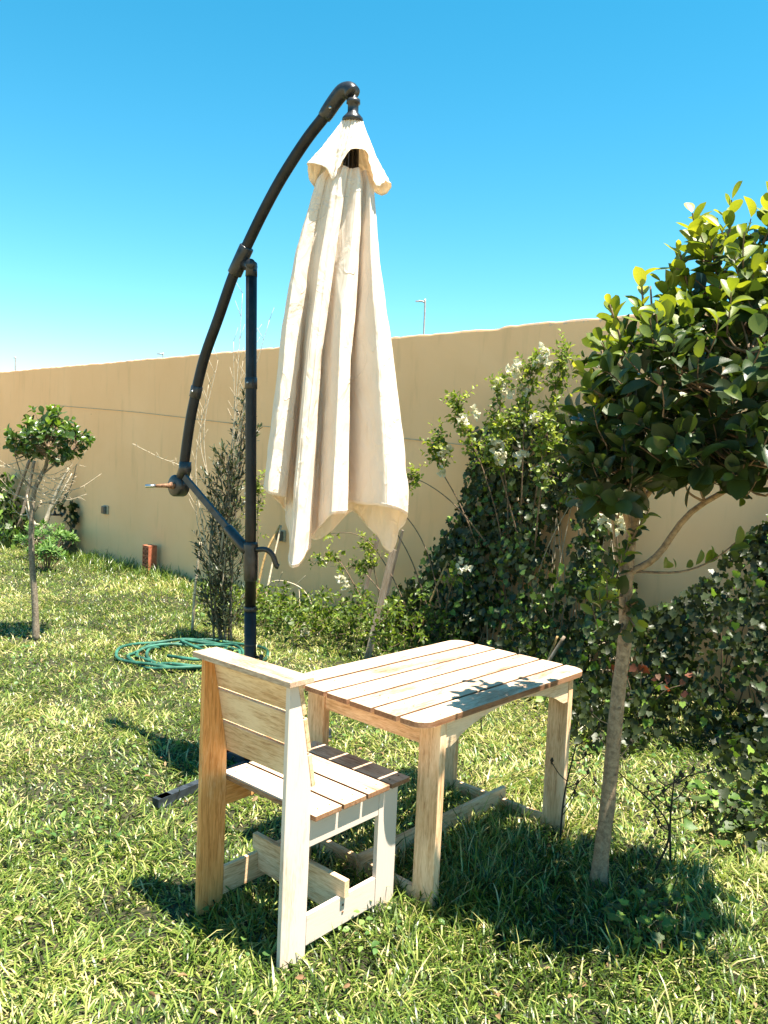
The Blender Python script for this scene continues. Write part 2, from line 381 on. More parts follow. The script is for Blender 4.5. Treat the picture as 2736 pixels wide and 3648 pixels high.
def foliage(parent, mats, tones, shapes, mat, name='leaf', nparts=300, base=(0, 0, 0), rest='foliage', see=None):
    """mats: Nx4x4. The nparts that show largest become parts of their own, the rest one mass."""
    mats = np.asarray(mats); tones = np.asarray(tones); n = len(mats); base = np.asarray(base)
    size = np.linalg.norm(mats[:, :3, 1], axis=1)
    tocam = np.array([0, 0, 1.593]) - mats[:, :3, 3]; dist = np.linalg.norm(tocam, axis=1)
    face = np.abs(np.einsum('ij,ij->i', mats[:, :3, 2]/size[:, None], tocam/dist[:, None]))
    sc = size/dist*(.3+face)
    if see is not None: sc = sc*see
    order = np.argsort(-sc); part = order[:nparts]; mass = order[nparts:]
    ns = len(shapes); pick = rng.integers(0, ns, n)
    NT = 6; cache = {}
    for i in part:
        ti = int(np.clip(tones[i], 0, .999)*NT); key = (pick[i], ti)
        if key not in cache:
            V, T = shapes[pick[i]]; me = fast_mesh(name, V, T, np.full(len(V), (ti+.5)/NT)); me.materials.append(mat); cache[key] = me
        o = bpy.data.objects.new(name, cache[key]); COL.objects.link(o); o.parent = parent
        mm = mats[i].copy(); mm[:3, 3] -= base; o.matrix_basis = Matrix(mm.tolist())
    if len(mass):
        VV = []; TT = []; tt = []; off = 0
        for s in range(ns):
            idx = mass[pick[mass] == s]
            if not len(idx): continue
            V, T = shapes[s]; Vh = np.c_[V, np.ones(len(V))]
            W = np.einsum('nij,kj->nki', mats[idx], Vh)[:, :, :3] - base
            VV.append(W.reshape(-1, 3)); k = len(V)
            TT.append((T[None]+(np.arange(len(idx))*k)[:, None, None]).reshape(-1, 3)+off); off += len(idx)*k
            tt.append(np.repeat(tones[idx], k))
        me = fast_mesh(rest, np.concatenate(VV), np.concatenate(TT), np.concatenate(tt)); me.materials.append(mat)
        o = bpy.data.objects.new(rest, me); COL.objects.link(o); o.parent = parent; o['kind'] = 'stuff'

# wall frame: s along the wall to the right, off towards the garden
P0 = np.array([-.70, 8.15, 0]); WT = np.array([.742, -.670, 0]); WT /= np.linalg.norm(WT); WN = np.array([-.670, -.742, 0]); WN /= np.linalg.norm(WN)
def wp(s, z, off=0.): return P0 + WT*s + WN*off + np.array([0, 0, z])
def unit(v): v = np.asarray(v, float); return v/(np.linalg.norm(v)+1e-12)
def rvec(): return unit(rng.normal(size=3))
TOCAM = np.array([0, 0, 1.593])

def value_noise(x, y, cell, seed):
    g = np.random.default_rng(seed).random((64, 64)); u = x/cell; v = y/cell
    i = np.floor(u).astype(int); j = np.floor(v).astype(int); fu = u-i; fv = v-j
    fu = fu*fu*(3-2*fu); fv = fv*fv*(3-2*fv)
    a = g[i % 64, j % 64]; b = g[(i+1) % 64, j % 64]; c = g[i % 64, (j+1) % 64]; d = g[(i+1) % 64, (j+1) % 64]
    return (a*(1-fu)+b*fu)*(1-fv)+(c*(1-fu)+d*fu)*fv

# ------------------------------------------------------------------ ground and lawn
def ground():
    bm = bmesh.new()
    xs = np.concatenate([[-1500, -300, -60, -20], np.arange(-9, 7.01, .25), [20, 60, 300, 1500]])
    ys = np.concatenate([[-1500, -300, -30], np.arange(-2, 16.01, .25), [30, 120, 500, 1500]])
    g = [[None]*len(ys) for _ in xs]
    for i, x in enumerate(xs):
        for j, y in enumerate(ys):
            z = (value_noise(np.array([x]), np.array([y]), .7, 3)[0]-.5)*.018 if -9 < x < 7 and -2 < y < 16 else 0
            g[i][j] = bm.verts.new((x, y, z-.012))
    for i in range(len(xs)-1):
        for j in range(len(ys)-1): bm.faces.new((g[i][j], g[i+1][j], g[i+1][j+1], g[i][j+1]))
    me = bpy.data.meshes.new('ground'); bm.to_mesh(me); bm.free()
    for p in me.polygons: p.use_smooth = True
    struct('ground', me, M['soil'])
ground()

def blades(x, y, length, width, lean, tone, rg, az=None, kink=.35):
    n = len(x); az = rg.random(n)*2*np.pi if az is None else az
    d = np.stack([np.cos(az), np.sin(az), np.zeros(n)], 1)
    fa = az + np.pi/2 + rg.normal(0, .5, n); sd = np.stack([np.cos(fa), np.sin(fa), np.zeros(n)], 1)
    z0 = (value_noise(x, y, .7, 3)-.5)*.018-.014
    b = np.stack([x, y, z0], 1)
    up = np.array([0, 0, 1.])
    V = []; p = b
    l1 = lean; pts = [b]
    for k in range(3):
        a = l1 + k*kink*(.5+rg.random(n)); a = np.clip(a, 0, 1.75)
        p = p + (d*np.sin(a)[:, None] + up*np.cos(a)[:, None])*(length/3)[:, None]; pts.append(p)
    wds = [.75, 1., .75]
    for k in range(3):
        V.append(pts[k]-sd*(width*wds[k]/2)[:, None]); V.append(pts[k]+sd*(width*wds[k]/2)[:, None])
    V.append(pts[3])
    V = np.stack(V, 1)  # n,7,3
    T = np.array([(0, 1, 3), (0, 3, 2), (2, 3, 5), (2, 5, 4), (4, 5, 6)])
    TT = (T[None]+(np.arange(n)*7)[:, None, None]).reshape(-1, 3)
    return V.reshape(-1, 3), TT, np.repeat(tone, 7)

def lawn():
    rg = np.random.default_rng(11); Vs = []; Ts = []; tn = []; off = 0
    for (y0, y1, dens, ws) in ((1.55, 3.2, 8200, 1.25), (3.2, 5.2, 5800, 1.35), (5.2, 8., 3600, 1.55), (8., 13.6, 2200, 1.85)):
        xa, xb = -.62*y1-.7, .62*y1+.7
        n = int((xb-xa)*(y1-y0)*dens); x = rg.uniform(xa, xb, n); y = rg.uniform(y0, y1, n)
        k = (np.abs(x) < .56*y+.7)
        offw = (x-P0[0])*WN[0]+(y-P0[1])*WN[1]; k &= offw > .03
        x, y, offw = x[k], y[k], offw[k]; n = len(x)
        cl = value_noise(x, y, .22, 5); big = value_noise(x, y, .9, 6); sm = value_noise(x, y, .07, 9)
        # longer, greener grass under the table, at the wall foot and round the tree
        lush = np.clip(np.exp(-((x-.55)**2+(y-3.0)**2)/.5) + np.exp(-(offw/.45)**2)*.9, 0, 1)
        L = (.032+.035*rg.random(n))*(.65+.8*cl)*(1+.75*lush)*(1+.35*(rg.random(n) < .06)*2)
        lean = np.clip(rg.normal(.95-.45*lush, .38, n), .02, 1.5)
        wd = (.0032+.0028*rg.random(n))*ws
        tone = .36+.30*(big-.5)+.34*(sm-.5)+.22*(cl-.5)+rg.normal(0, .19, n)-.12*lush
        dry = rg.random(n) < .09+.12*(big > .58); tone = np.where(dry, rg.uniform(.72, 1., n), tone)
        az = rg.random(n)*2*np.pi; pref = value_noise(x, y, .3, 21)*4*np.pi
        az = np.where(rg.random(n) < .45, pref+rg.normal(0, .5, n), az)
        V, T, t = blades(x, y, L, wd, lean, np.clip(tone, 0, 1), rg, az)
        Vs.append(V); Ts.append(T+off); tn.append(t); off += len(V)
    # tall blades: wall foot and scattered
    n = 2600; s = rg.uniform(-5.4, 2.3, n); o = np.abs(rg.normal(0, .28, n))+.05
    tuft = value_noise(s, o*0, .23, 31); k = tuft > .35; s, o, tuft = s[k], o[k], tuft[k]; n = len(s)
    pts = P0[None]+WT*s[:, None]+WN*o[:, None]
    V, T, t = blades(pts[:, 0], pts[:, 1], .10+.20*rg.random(n)*tuft, .006+.005*rg.random(n), np.clip(rg.normal(.35, .25, n), 0, 1.2), np.clip(rg.normal(.30, .13, n), 0, 1), rg)
    Vs.append(V); Ts.append(T+off); tn.append(t); off += len(V)
    n = 900; y = rg.uniform(1.7, 4.2, n); x = rg.uniform(-.6, .62, n)*y
    k = value_noise(x, y, .35, 41) > .52; x, y = x[k], y[k]; n = len(x)
    V, T, t = blades(x, y, rg.uniform(.07, .125, n), rg.uniform(.004, .007, n), np.clip(rg.normal(.45, .3, n), 0, 1.2), np.clip(rg.normal(.42, .17, n), 0, 1), rg)
    Vs.append(V); Ts.append(T+off); tn.append(t); off += len(V)
    me = fast_mesh('lawn_grass', np.concatenate(Vs), np.concatenate(Ts), np.concatenate(tn)); me.materials.append(M['grass'])
    o = bpy.data.objects.new('lawn_grass', me); COL.objects.link(o)
    tag(o, 'sunlit shaggy green lawn with straw coloured blades', 'grass', kind='stuff')
lawn()

def litter():
    rg = np.random.default_rng(77); n = 420; y = rg.uniform(1.8, 8, n); x = rg.uniform(-.55, .55, n)*y; mats = []
    for i in range(n):
        mats.append(frame_mat(np.array([x[i], y[i], rg.uniform(.012, .04)]), unit(rg.normal(size=3)*[1, 1, .3]), unit(np.array([0, 0, 1])+rg.normal(0, .5, 3)), rg.uniform(.012, .035)))
    V, T = leaf_oval(.5, .2, -.3, 1., 3, .3); W = np.einsum('nij,kj->nki', np.array(mats), np.c_[V, np.ones(len(V))])[:, :, :3]
    me = fast_mesh('leaf_litter', W.reshape(-1, 3), (T[None]+(np.arange(n)*len(V))[:, None, None]).reshape(-1, 3), np.repeat(rg.random(n), len(V))); me.materials.append(M['litter'])
    o = bpy.data.objects.new('leaf_litter', me); COL.objects.link(o); tag(o, 'small dry brown leaf bits lying in the lawn', 'leaf litter', kind='stuff')
litter()
def lawn_weeds():
    rg = np.random.default_rng(78); VV, TT, tt = [], [], []; off = 0; V, T = leaf_oval(.75, .1, -.2, 1., 3, .1)
    for (cx, cy, r, k) in [(rg.uniform(-.5, .5)*yy, yy, rg.uniform(.05, .16), 14) for yy in rg.uniform(2.0, 6.5, 46)]+[(.75, 4.1, .25, 60), (1.25, 3.4, .22, 50), (1.1, 3.9, .25, 50), (.95, 2.75, .2, 30)]:
        for _ in range(k):
            p = np.array([cx+rg.normal(0, r), cy+rg.normal(0, r), rg.uniform(.02, .055)]); m = frame_mat(p, unit(rg.normal(size=3)*[1, 1, .25]), unit(np.array([0, 0, 1])+rg.normal(0, .3, 3)), rg.uniform(.014, .034))
            VV.append((np.c_[V, np.ones(len(V))] @ m.T)[:, :3]); TT.append(T+off); off += len(V); tt.append(np.full(len(V), rg.uniform(.3, 1)))
    me = fast_mesh('lawn_weeds', np.concatenate(VV), np.concatenate(TT), np.concatenate(tt)); me.materials.append(M['weed'])
    o = bpy.data.objects.new('lawn_weeds', me); COL.objects.link(o); tag(o, 'small round leaved weeds growing in the lawn', 'lawn weeds', kind='stuff')
lawn_weeds()

# ------------------------------------------------------------------ garden wall
def garden_wall():
    bm = bmesh.new(); ss = np.arange(-16, 12.01, .06); H = 2.685
    rows = []
    for s in ss:
        h = H + (value_noise(np.array([s]), np.array([0.]), .35, 51)[0]-.5)*.007 + (value_noise(np.array([s]), np.array([0.]), .07, 52)[0]-.5)*.012
        h += .012*(s > 2.15)*1.
        c = (value_noise(np.array([s]), np.array([0.]), .12, 53)[0])*.012
        prof = [(-.3, 0), (h-.012-c*.6, 0), (h-.003, -.003), (h, -.012), (h+.002, -.10), (h-.004, -.2), (-.3, -.2)]
        rows.append([bm.verts.new(wp(s, z, o)) for z, o in prof])
    for a, b in zip(rows[:-1], rows[1:]):
        for i in range(len(a)-1): bm.faces.new((a[i], b[i], b[i+1], a[i+1]))
    bm.faces.new(rows[0]); bm.faces.new(rows[-1][::-1])
    o = bm_obj('garden_wall', bm, M['plaster'])
    tag(o, 'long ochre rendered garden wall running behind the lawn', 'wall')
garden_wall()

# ------------------------------------------------------------------ table
A_T = .8265
def table():
    t = thing('garden_table', 'whitewashed slatted wooden table with rounded corners beside the slim tree', 'table', (.1651, 2.6405, 0), A_T)
    L, W, H, th = 1.114, .721, .70, .022
    n = 6; gap = .016; sw = (W-gap*(n-1))/n
    for i in range(n):
        y0 = i*(sw+gap); y1 = y0+sw; r = .062
        x0 = random.uniform(-.002, .002); x1 = L+random.uniform(-.002, .002)
        if i in (0, n-1):
            yo, yi = (y0, y1) if i == 0 else (y1, y0); sg = 1 if i == 0 else -1
            pl = [(x0, yi)]+[(x0+r-r*math.cos(a), yo+sg*(r-r*math.sin(a))) for a in np.linspace(0, math.pi/2, 7)]
            pl += [(x1-r+r*math.sin(a), yo+sg*(r-r*math.cos(a))) for a in np.linspace(0, math.pi/2, 7)]+[(x1, yi)]
        else: pl = [(x0, y0), (x1, y0), (x1, y1), (x0, y1)]
        dz = random.uniform(-.001, .001)
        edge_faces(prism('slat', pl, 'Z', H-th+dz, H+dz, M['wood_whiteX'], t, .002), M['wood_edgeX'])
    il, ir, o, b, lt = .115, .09, .016, .0965, .034
    for (xa, xb, sh) in ((il, il+lt, 0), (L-ir-lt, L-ir, 1)):
        for (ya, yb) in ((o, o+b), (W-o-b, W-o)):
            box('leg', (xa, ya, -.03), (xb, yb, H-th-.0015), M['wood_midZ'] if sh == 0 else M['wood_midZ'], t, .003)
    # end rails between the legs
    for xa in (il+.006, L-ir-lt+.006): box('end_rail', (xa, o+b+.0015, .577), (xa+.022, W-o-b-.0015, H-th-.002), M['wood_midY'], t, .002)
    # arched long rails
    for ya in (o+.004, W-o-.024):
        x0, x1 = il+lt+.0015, L-ir-lt-.0015; xs = np.linspace(0, 1, 29)
        def und(u):
            if u < .06 or u > .94: return .577
            q = (u-.06)/.88; return .577+.088*(math.sin(math.pi*q)**.62)
        pl = [(x0, H-th-.002)]+[(x0+(x1-x0)*u, und(u)) for u in xs]+[(x1, H-th-.002)]
        prism('arched_rail', pl, 'Y', ya, ya+.020, M['wood_creamX'], t, 0)
    # low stretchers
    for xa in (il+.006, L-ir-lt+.006): box('end_stretcher', (xa, o+b+.0015, -.045), (xa+.022, W-o-b-.0015, .046), M['wood_midY'], t, .002)
    box('long_stretcher', (il-.03, .345, -.012), (L-ir+.03, .367, .083), M['wood_midX'], t, .002)
    sc = MB()
    for i in range(n):
        for x in (il+.012, L-ir-.012):
            for dy in (.3, .7):
                y = i*(sw+gap)+sw*dy; sc.tube([(x, y, H-.001), (x, y, H+.0014)], .0032, 8)
    sc.build('screws', M['rust'], t, kind='stuff')
table()

# ------------------------------------------------------------------ chair
def chair():
    c = thing('garden_chair', 'whitewashed wooden slat chair pushed towards the near end of the table', 'chair', (-.259, 2.3783, 0), .8534)
    w, d, st, sz = .442, .535, .018, .457
    rear = [(0, -.03), (0, .889), (.034, .889), (.062, .762), (.103, .561), (.1065, .40), (.106, -.03)]
    rl = prism('rear_leg', rear, 'Y', 0, st, M['wood_paintZ'], c, .0015)
    ll = prism('rear_leg', rear, 'Y', w-st, w, M['wood_rawZ'], c, .0015)
    rl['label'] = 'white painted rear leg'; ll['label'] = 'orange stained rear leg'
    for (ya, yb, m) in ((0, st, 'wood_paintZ'), (w-st, w, 'wood_rawZ')):
        box('front_leg', (.437, ya, -.03), (.535, yb, sz-.0185), M[m], c, .0015)
        m2 = m[:-1]+'X'
        box('side_apron', (.108, ya+.001, .35), (.4355, yb-.001, sz-.0185), M[m2], c, .0015)
        box('side_stretcher', (.108, ya+.001, .025), (.4355, yb-.001, .125), M['wood_paintX' if ya == 0 else 'wood_midX'], c, .0015)
    def rx(z): return np.interp(z, [.545, .561, .762, .889], [.106, .103, .062, .034])+.0006
    for z0, z1 in ((.784, .887), (.664, .772), (.545, .652)):
        a = Vector((rx(z0), z0)); b = Vector((rx(z1), z1)); u = (b-a).normalized(); nn = Vector((u.y, -u.x))*.0165
        pl = [a, b, b+nn, a+nn]
        prism('backrest_slat', [(p.x, p.y) for p in pl], 'Y', -.0012, w+.0012, M['wood_midY'], c, .0015)
    box('top_rail', (-.022, -.024, .8905), (.078, w+.022, .909), M['wood_whiteY'], c, .002)
    for x0, x1 in ((.1085, .226), (.237, .343), (.353, .463), (.476, .574)):
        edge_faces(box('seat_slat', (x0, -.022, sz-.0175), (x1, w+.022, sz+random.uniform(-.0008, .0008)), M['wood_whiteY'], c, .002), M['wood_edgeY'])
    # cross board notched over the side stretchers
    pl = [(-.016, .185), (w+.016, .185), (w+.016, .1265), (w-st-.001, .1265), (w-st-.001, .058), (st+.001, .058), (st+.001, .1265), (-.016, .1265)]
    prism('cross_board', pl, 'X', .262, .284, M['wood_midY'], c, .0015)
    sc = MB()
    for x in (.15, .20, .26, .31, .38, .43, .50, .55):
        for y in (.012, w-.012): sc.tube([(x, y+random.uniform(-.003, .003), sz-.001), (x, y, sz+.0014)], .0034, 8)
    for z in (.095, .07): sc.tube([(.273, .001, z), (.273, -.0016, z)], .004, 8)
    sc.build('screws', M['rust'], c, kind='stuff')
chair()

# ------------------------------------------------------------------ cantilever parasol
UB = np.array([-.62, 3.96, 0]); UH = unit([.825, -.565, 0]); UP = np.array([-UH[1], UH[0], 0])   # UP points away from the camera
def U(s, z, o=0.): return UB + UH*s + UP*o + np.array([0, 0, z])
def pole_at(z): return U(-.04*z, z)
def section_loft(name, pts, zt, zb, parent, ext, top_pts=None, rows=90, per=16, wr=.004, seed=1, thick=.0015, mexp=.5, m0=.3, axis=(0, 0), deep=1.):
    """pts: closed outline of the hem (x right, forward, hem z). ext(z) -> (left, right) half widths."""
    P = np.array(pts, float); k = len(P); out = []
    for i in range(k):
        a, b, c, d = P[i-1], P[i], P[(i+1) % k], P[(i+2) % k]
        for t in np.linspace(0, 1, per, endpoint=False):
            lin = b+(c-b)*t
            cr = .5*((2*b)+(-a+c)*t+(2*a-5*b+4*c-d)*t*t+(-a+3*b-3*c+d)*t**3)
            out.append(.45*lin+.55*cr)
    O = np.array(out); n = len(O); hl = -P[:, 0].min(); hr = P[:, 0].max()
    hd = np.abs(P[:, 1]).max()
    ang = np.unwrap(np.arctan2(O[:, 1], O[:, 0])); th = np.linspace(ang[0], ang[0]+np.sign(ang[-1]-ang[0])*2*np.pi, n, endpoint=False)
    rg = np.random.default_rng(seed); V = []; kn = rg.random(9); mx = mexp*(.45+1.9*np.interp(np.arange(n)/n*9, np.arange(10), np.append(kn, kn[0])))
    ph = rg.random(12)*6.28
    for r in range(rows+1):
        t = r/rows; z = zt + (O[:, 2]-zt)*t
        m = m0+(1-m0)*np.minimum(1, t/mx)**1.1
        wq = (np.arange(n)+(3.2*np.sin(4.1*t+ph[4])+1.6*np.sin(9.*t+ph[5]))*(1-t)) % n; w0 = np.floor(wq).astype(int) % n; wf = (wq-np.floor(wq))[:, None]
        Q = O[w0]*(1-wf)+O[(w0+1) % n]*wf
        zz = zt+(1.33-zt)*t if zb is None else zt+(zb-zt)*t
        l, rt = ext(zz)
        sx = np.where(Q[:, 0] < 0, l/hl, rt/hr); sdp = (l+rt)/(hl+hr)
        ex = np.where(np.cos(th) < 0, l, rt)*np.cos(th); ey = (l+rt)/2*.62*np.sin(th)
        x = m*Q[:, 0]*sx+(1-m)*ex; y = m*Q[:, 1]*sdp*deep+(1-m)*ey
        # soft secondary folds and creases
        i_ = np.arange(n)/n*2*np.pi
        rr = np.hypot(x, y)+1e-6
        dr = wr*(np.sin(i_*23+ph[0]+3*t)+.8*np.sin(i_*37+ph[1]-5*t)*t+.5*np.sin(i_*11+9*t+ph[2]))
        dr += wr*1.1*(value_noise(i_*9, np.full(n, t*22.), 1., seed+3)-.5)*2*(.3+t)
        x = x+dr*x/rr; y = y+dr*y/rr
        V.append(np.stack([x+axis[0], axis[1]-y, z], 1))
    V = np.array(V); F = []
    for r in range(rows):
        for i in range(n):
            j = (i+1) % n; F.append((r*n+i, (r+1)*n+i, (r+1)*n+j, r*n+j))
    mb = MB(); mb.add(V.reshape(-1, 3), F)
    o = mb.build(name, M['cloth'], parent, base=UB)
    md = o.modifiers.new('thickness', 'SOLIDIFY'); md.thickness = thick; md.offset = 0
    return o, V

def parasol():
    t = thing('cantilever_parasol', 'closed cream cantilever parasol hanging from a black curved arm', 'parasol', tuple(UB))
    b = MB(); b.tube([pole_at(z) for z in (.78, 1.3, 1.9, 2.47)], .0275, 20); b.build('pole', M['black'], t, base=UB)
    b = MB(); b.tube([pole_at(.03), pole_at(.45), pole_at(.80)], .0305, 20); b.build('lower_pole', M['black'], t, base=UB)
    for z, r, h in ((.80, .033, .012), (1.92, .031, .028), (.62, .0315, .006)):
        b = MB(); b.tube([pole_at(z-h), pole_at(z-h+.002), pole_at(z+h-.002), pole_at(z+h)], [r-.002, r, r, r-.002], 20); b.build('collar', M['plastic'], t, base=UB)
    # curved arm
    arm = [(-.548, 1.48), (-.520, 1.66), (-.488, 1.81), (-.42, 2.04), (-.32, 2.25), (-.22, 2.46), (-.13, 2.60), (-.03, 2.745), (.08, 2.885), (.22, 3.03), (.335, 3.125)]
    A = bez([U(s, z) for s, z in arm], 60)
    b = MB(); b.tube(A, .0265, 20); b.build('arm', M['black'], t, base=UB)
    b = MB(); p = A[14]; d = unit(A[15]-A[13]); b.tube([p-d*.03, p-d*.028, p+d*.028, p+d*.03], [.029, .0305, .0305, .029], 20); b.build('collar', M['plastic'], t, base=UB)
    sr = MB()
    for q in (pole_at(1.92)+np.array([-.012, -.0295, 0]), p+np.array([-.012, -.029, 0])): sr.tube([q, q+np.array([0, -.006, 0])], .0055, 10)
    q = U(.37, 3.135)+np.array([-.005, -.03, 0]); sr.tube([q, q+np.array([-.002, -.008, 0])], .006, 10)
    sr.build('screws', M['steel'], t, base=UB, kind='stuff')
    # joint where the arm slides through the top of the pole
    b = MB(); c = U(-.175, 2.525); d = unit(U(-.13, 2.60)-U(-.22, 2.46))
    b.tube([c-d*.075, c-d*.07, c+d*.07, c+d*.075], [.034, .0365, .0365, .034], 20)
    e = pole_at(2.47); b.tube([e-np.array([0, 0, .03]), e+np.array([0, 0, .02]), c+np.array([.02, -.01, -.02])], [.0295, .031, .027], 16)
    b.tube([e+np.array([.0, -.036, .025]), e+np.array([.0, .036, .025])], .024, 16)
    b.build('arm_joint', M['plastic'], t, base=UB)
    # crank housing and handle at the lower end of the arm
    cc = U(-.585, 1.385); ax = unit([-.62, -.78, .02])
    b = MB(); b.tube([cc-ax*.034, cc-ax*.030, cc+ax*.026, cc+ax*.034], [.050, .058, .058, .048], 24)
    b.tube([U(-.535, 1.515), U(-.536, 1.48), U(-.555, 1.43)], [.031, .034, .034], 18)
    b.build('crank_housing', M['plastic'], t, base=UB)
    hb = MB(); q = cc+ax*.034; left = unit([-.97, -.15, -.06])
    hb.tube([q-ax*.004, q+ax*.016], .019, 14); q2 = q+ax*.012
    hb.tube([q2, q2+left*.045, q2+left*.08], [.014, .0105, .009], 10)
    h = hb.build('crank_handle', M['rust'], t, base=UB)
    hb = MB(); hb.tube([q2+left*.08, q2+left*.10, q2+left*.128, q2+left*.134], [.0085, .0095, .0105, .007], 12); hb.build('handle_tip', M['steel'], h, base=UB)
    # brace from the crank to the slider on the pole
    a_, e_ = U(-.515, 1.435, -.02), U(-.09, 1.115, -.012); d = unit(e_-a_); sd_ = unit(np.cross(d, [0, 0, 1])); uu = np.cross(sd_, d)
    b = MB(); rot = np.stack([d, sd_, uu], 1); b.box((a_+e_)/2, (np.linalg.norm(e_-a_)/2, .009, .016), rot); b.build('brace', M['beam'], t, base=UB, smooth=False)
    b = MB(); b.tube([a_+d*.40, a_+d*.41, e_+d*.02, e_+d*.05], [.022, .027, .029, .026], 14); b.build('brace_socket', M['plastic'], t, base=UB)
    b = MB(); z = 1.06; b.tube([pole_at(z-.12), pole_at(z-.115), pole_at(z-.04), pole_at(z+.06), pole_at(z+.075)], [.031, .0335, .036, .0375, .035], 20); b.build('slider', M['plastic'], t, base=UB)
    b = MB(); p0 = pole_at(1.10)+np.array([.03, -.02, 0])
    lv = [p0, p0+np.array([.05, -.012, .005]), p0+np.array([.085, -.015, -.02]), p0+np.array([.105, -.015, -.07]), p0+np.array([.118, -.015, -.078])]
    b.tube(bez(lv, 16), [.018]*4+[.014]*4+[.011]*4+[.013]*5, 10) if False else b.tube(bez(lv, 16), .0135, 10)
    b.build('slider_lever', M['plastic'], t, base=UB)
    # clamp knobs near the foot of the pole
    for z in (.56, .42):
        b = MB(); q = pole_at(z)+np.array([.028, -.006, 0]); b.tube([q, q+np.array([.022, -.004, 0]), q+np.array([.024, -.004, 0]), q+np.array([.036, -.006, 0])], [.007, .007, .017, .015], 12); b.build('clamp_knob', M['plastic'], t, base=UB)
    # elbow and hub
    b = MB(); pts = bez([U(.325, 3.115), U(.38, 3.17), U(.425, 3.205), U(.465, 3.205), U(.485, 3.185)], 16)
    b.tube(pts, np.interp(np.linspace(0, 1, len(pts)), [0, .08, .1, .6, 1], [.031, .034, .034, .036, .036]), 20); b.build('elbow', M['plastic'], t, base=UB)
    hx = U(.49, 0)
    prof = [(3.175, .014), (3.16, .014), (3.158, .030), (3.142, .031), (3.138, .024), (3.105, .024), (3.098, .028), (3.078, .046), (3.068, .0475), (3.062, .044)]
    b = MB(); b.tube([hx+np.array([0, 0, z]) for z, r in prof], [r for z, r in prof], 24); b.build('hub', M['plastic'], t, base=UB)
    b = MB(); b.tube([hx+np.array([0, 0, 3.06]), hx+np.array([0, 0, 1.45])], .021, 16); b.build('mast', M['black'], t, base=UB)
    for k in range(8):
        a = k*math.pi/4+.2; dd = np.array([math.cos(a), math.sin(a), 0])
        b = MB(); b.tube([hx+dd*.028+np.array([0, 0, 2.99]), hx+dd*.04+np.array([0, 0, 2.2]), hx+dd*.055+np.array([0, 0, 1.5])], .006, 6); b.build('rib', M['black'], t, base=UB)
    # canopy
    S = 1/472.
    hem = [(-158, 0, 1.42), (-139, 64, 1.405), (-106, 36, 1.385), (-111, 6, 1.34), (-100, 10, 1.20), (-85, 96, 1.10), (-68, 98, 1.10), (-50, 62, 1.165), (-54, 24, 1.20),
           (-30, 52, 1.27), (-4, 98, 1.33), (25, 66, 1.335), (19, 20, 1.375), (60, 62, 1.375), (106, 108, 1.375), (152, 34, 1.33), (136, 2, 1.25), (118, -20, 1.145), (70, -40, 1.25), (28, -78, 1.32), (-15, -70, 1.22),
           (-55, -98, 1.165), (-95, -66, 1.24), (-125, -92, 1.31), (-148, -45, 1.38)]
    hem = [(x*S, y*S, z) for x, y, z in hem]
    zz = [1.30, 1.42, 1.76, 2.13, 2.47, 2.80, 2.86]
    el = [.338, .333, .305, .278, .231, .150, .10]; er = [.326, .324, .273, .214, .150, .112, .085]
    ext = lambda z: (np.interp(z, zz, el), np.interp(z, zz, er))
    o, he = section_loft('canopy', hem, 2.85, 1.33, t, ext, axis=(hx[0], hx[1]), rows=110, per=14, wr=.0028, seed=4, mexp=.35, m0=.55, deep=1.12)
    HV = he; he = HV[-1]; sb = MB(); ring = np.vstack([he, he[:1]])+np.array([0, 0, .014]); sb.tube(ring[::2], .0018, 5, cap=False); sb.build('hem_piping', M['cloth'], o, base=UB)
    for ci in (1, 5, 10, 14, 17, 19, 21, 23):
        col = HV[4:, (ci*14) % HV.shape[1]]; cen = np.array([hx[0], hx[1]]); dv = col[:, :2]-cen; dv /= np.linalg.norm(dv, axis=1)[:, None]
        line = col.copy(); line[:, :2] += dv*.0012; sb = MB(); sb.tube(line[::3], .0016, 4, cap=False); sb.build('panel_seam', M['cloth'], o, base=UB)
    cap = [(-92, 0, 2.87), (-74, 34, 2.855), (-50, 44, 2.83), (-36, 30, 2.79), (-31, 42, 2.785), (-24, 46, 2.84), (-12, 50, 2.905), (20, 50, 2.905), (29, 44, 2.84), (36, 36, 2.775), (44, 48, 2.77), (64, 50, 2.80), (94, 14, 2.80),
           (80, -20, 2.77), (60, -45, 2.80), (24, -30, 2.84), (0, -58, 2.79), (-34, -34, 2.85), (-62, -52, 2.80), (-84, -24, 2.80)]
    cap = [(x*S, y*S, z) for x, y, z in cap]
    ce = lambda z: (np.interp(z, [2.80, 2.9, 3.06], [.195, .135, .048]), np.interp(z, [2.80, 2.9, 3.06], [.200, .135, .048]))
    section_loft('vent_flap', cap, 3.064, 2.80, t, ce, axis=(hx[0], hx[1]), rows=40, per=14, wr=.0022, seed=9, mexp=.8, m0=.1)
    # steel cross base on the grass
    for (a, b_) in (((-.952, 3.447), (-.258, 4.462)), ((-.38, 3.80), (-.80, 4.09))):
        a = np.array([*a, .022]); b_ = np.array([*b_, .022]); d = unit(b_-a); rot = np.stack([d, np.cross([0, 0, 1], d), [0, 0, 1]], 1)
        mb = MB(); mb.box((a+b_)/2, (np.linalg.norm(b_-a)/2-.02, .019, .019), rot); be = mb.build('base_beam', M['beam'], t, base=UB, smooth=False)
        if a[0] < -.5: pass
        for e, s_ in ((a, 1), (b_, -1)):
            mb = MB(); mb.box(e+d*.04*s_, (.038, .021, .019), rot); mb.box(e+d*.04*s_-np.array([0, 0, .028]), (.032, .03, .012), rot)
            mb.build('end_cap', M['beam'], be, base=UB, smooth=False)
parasol()

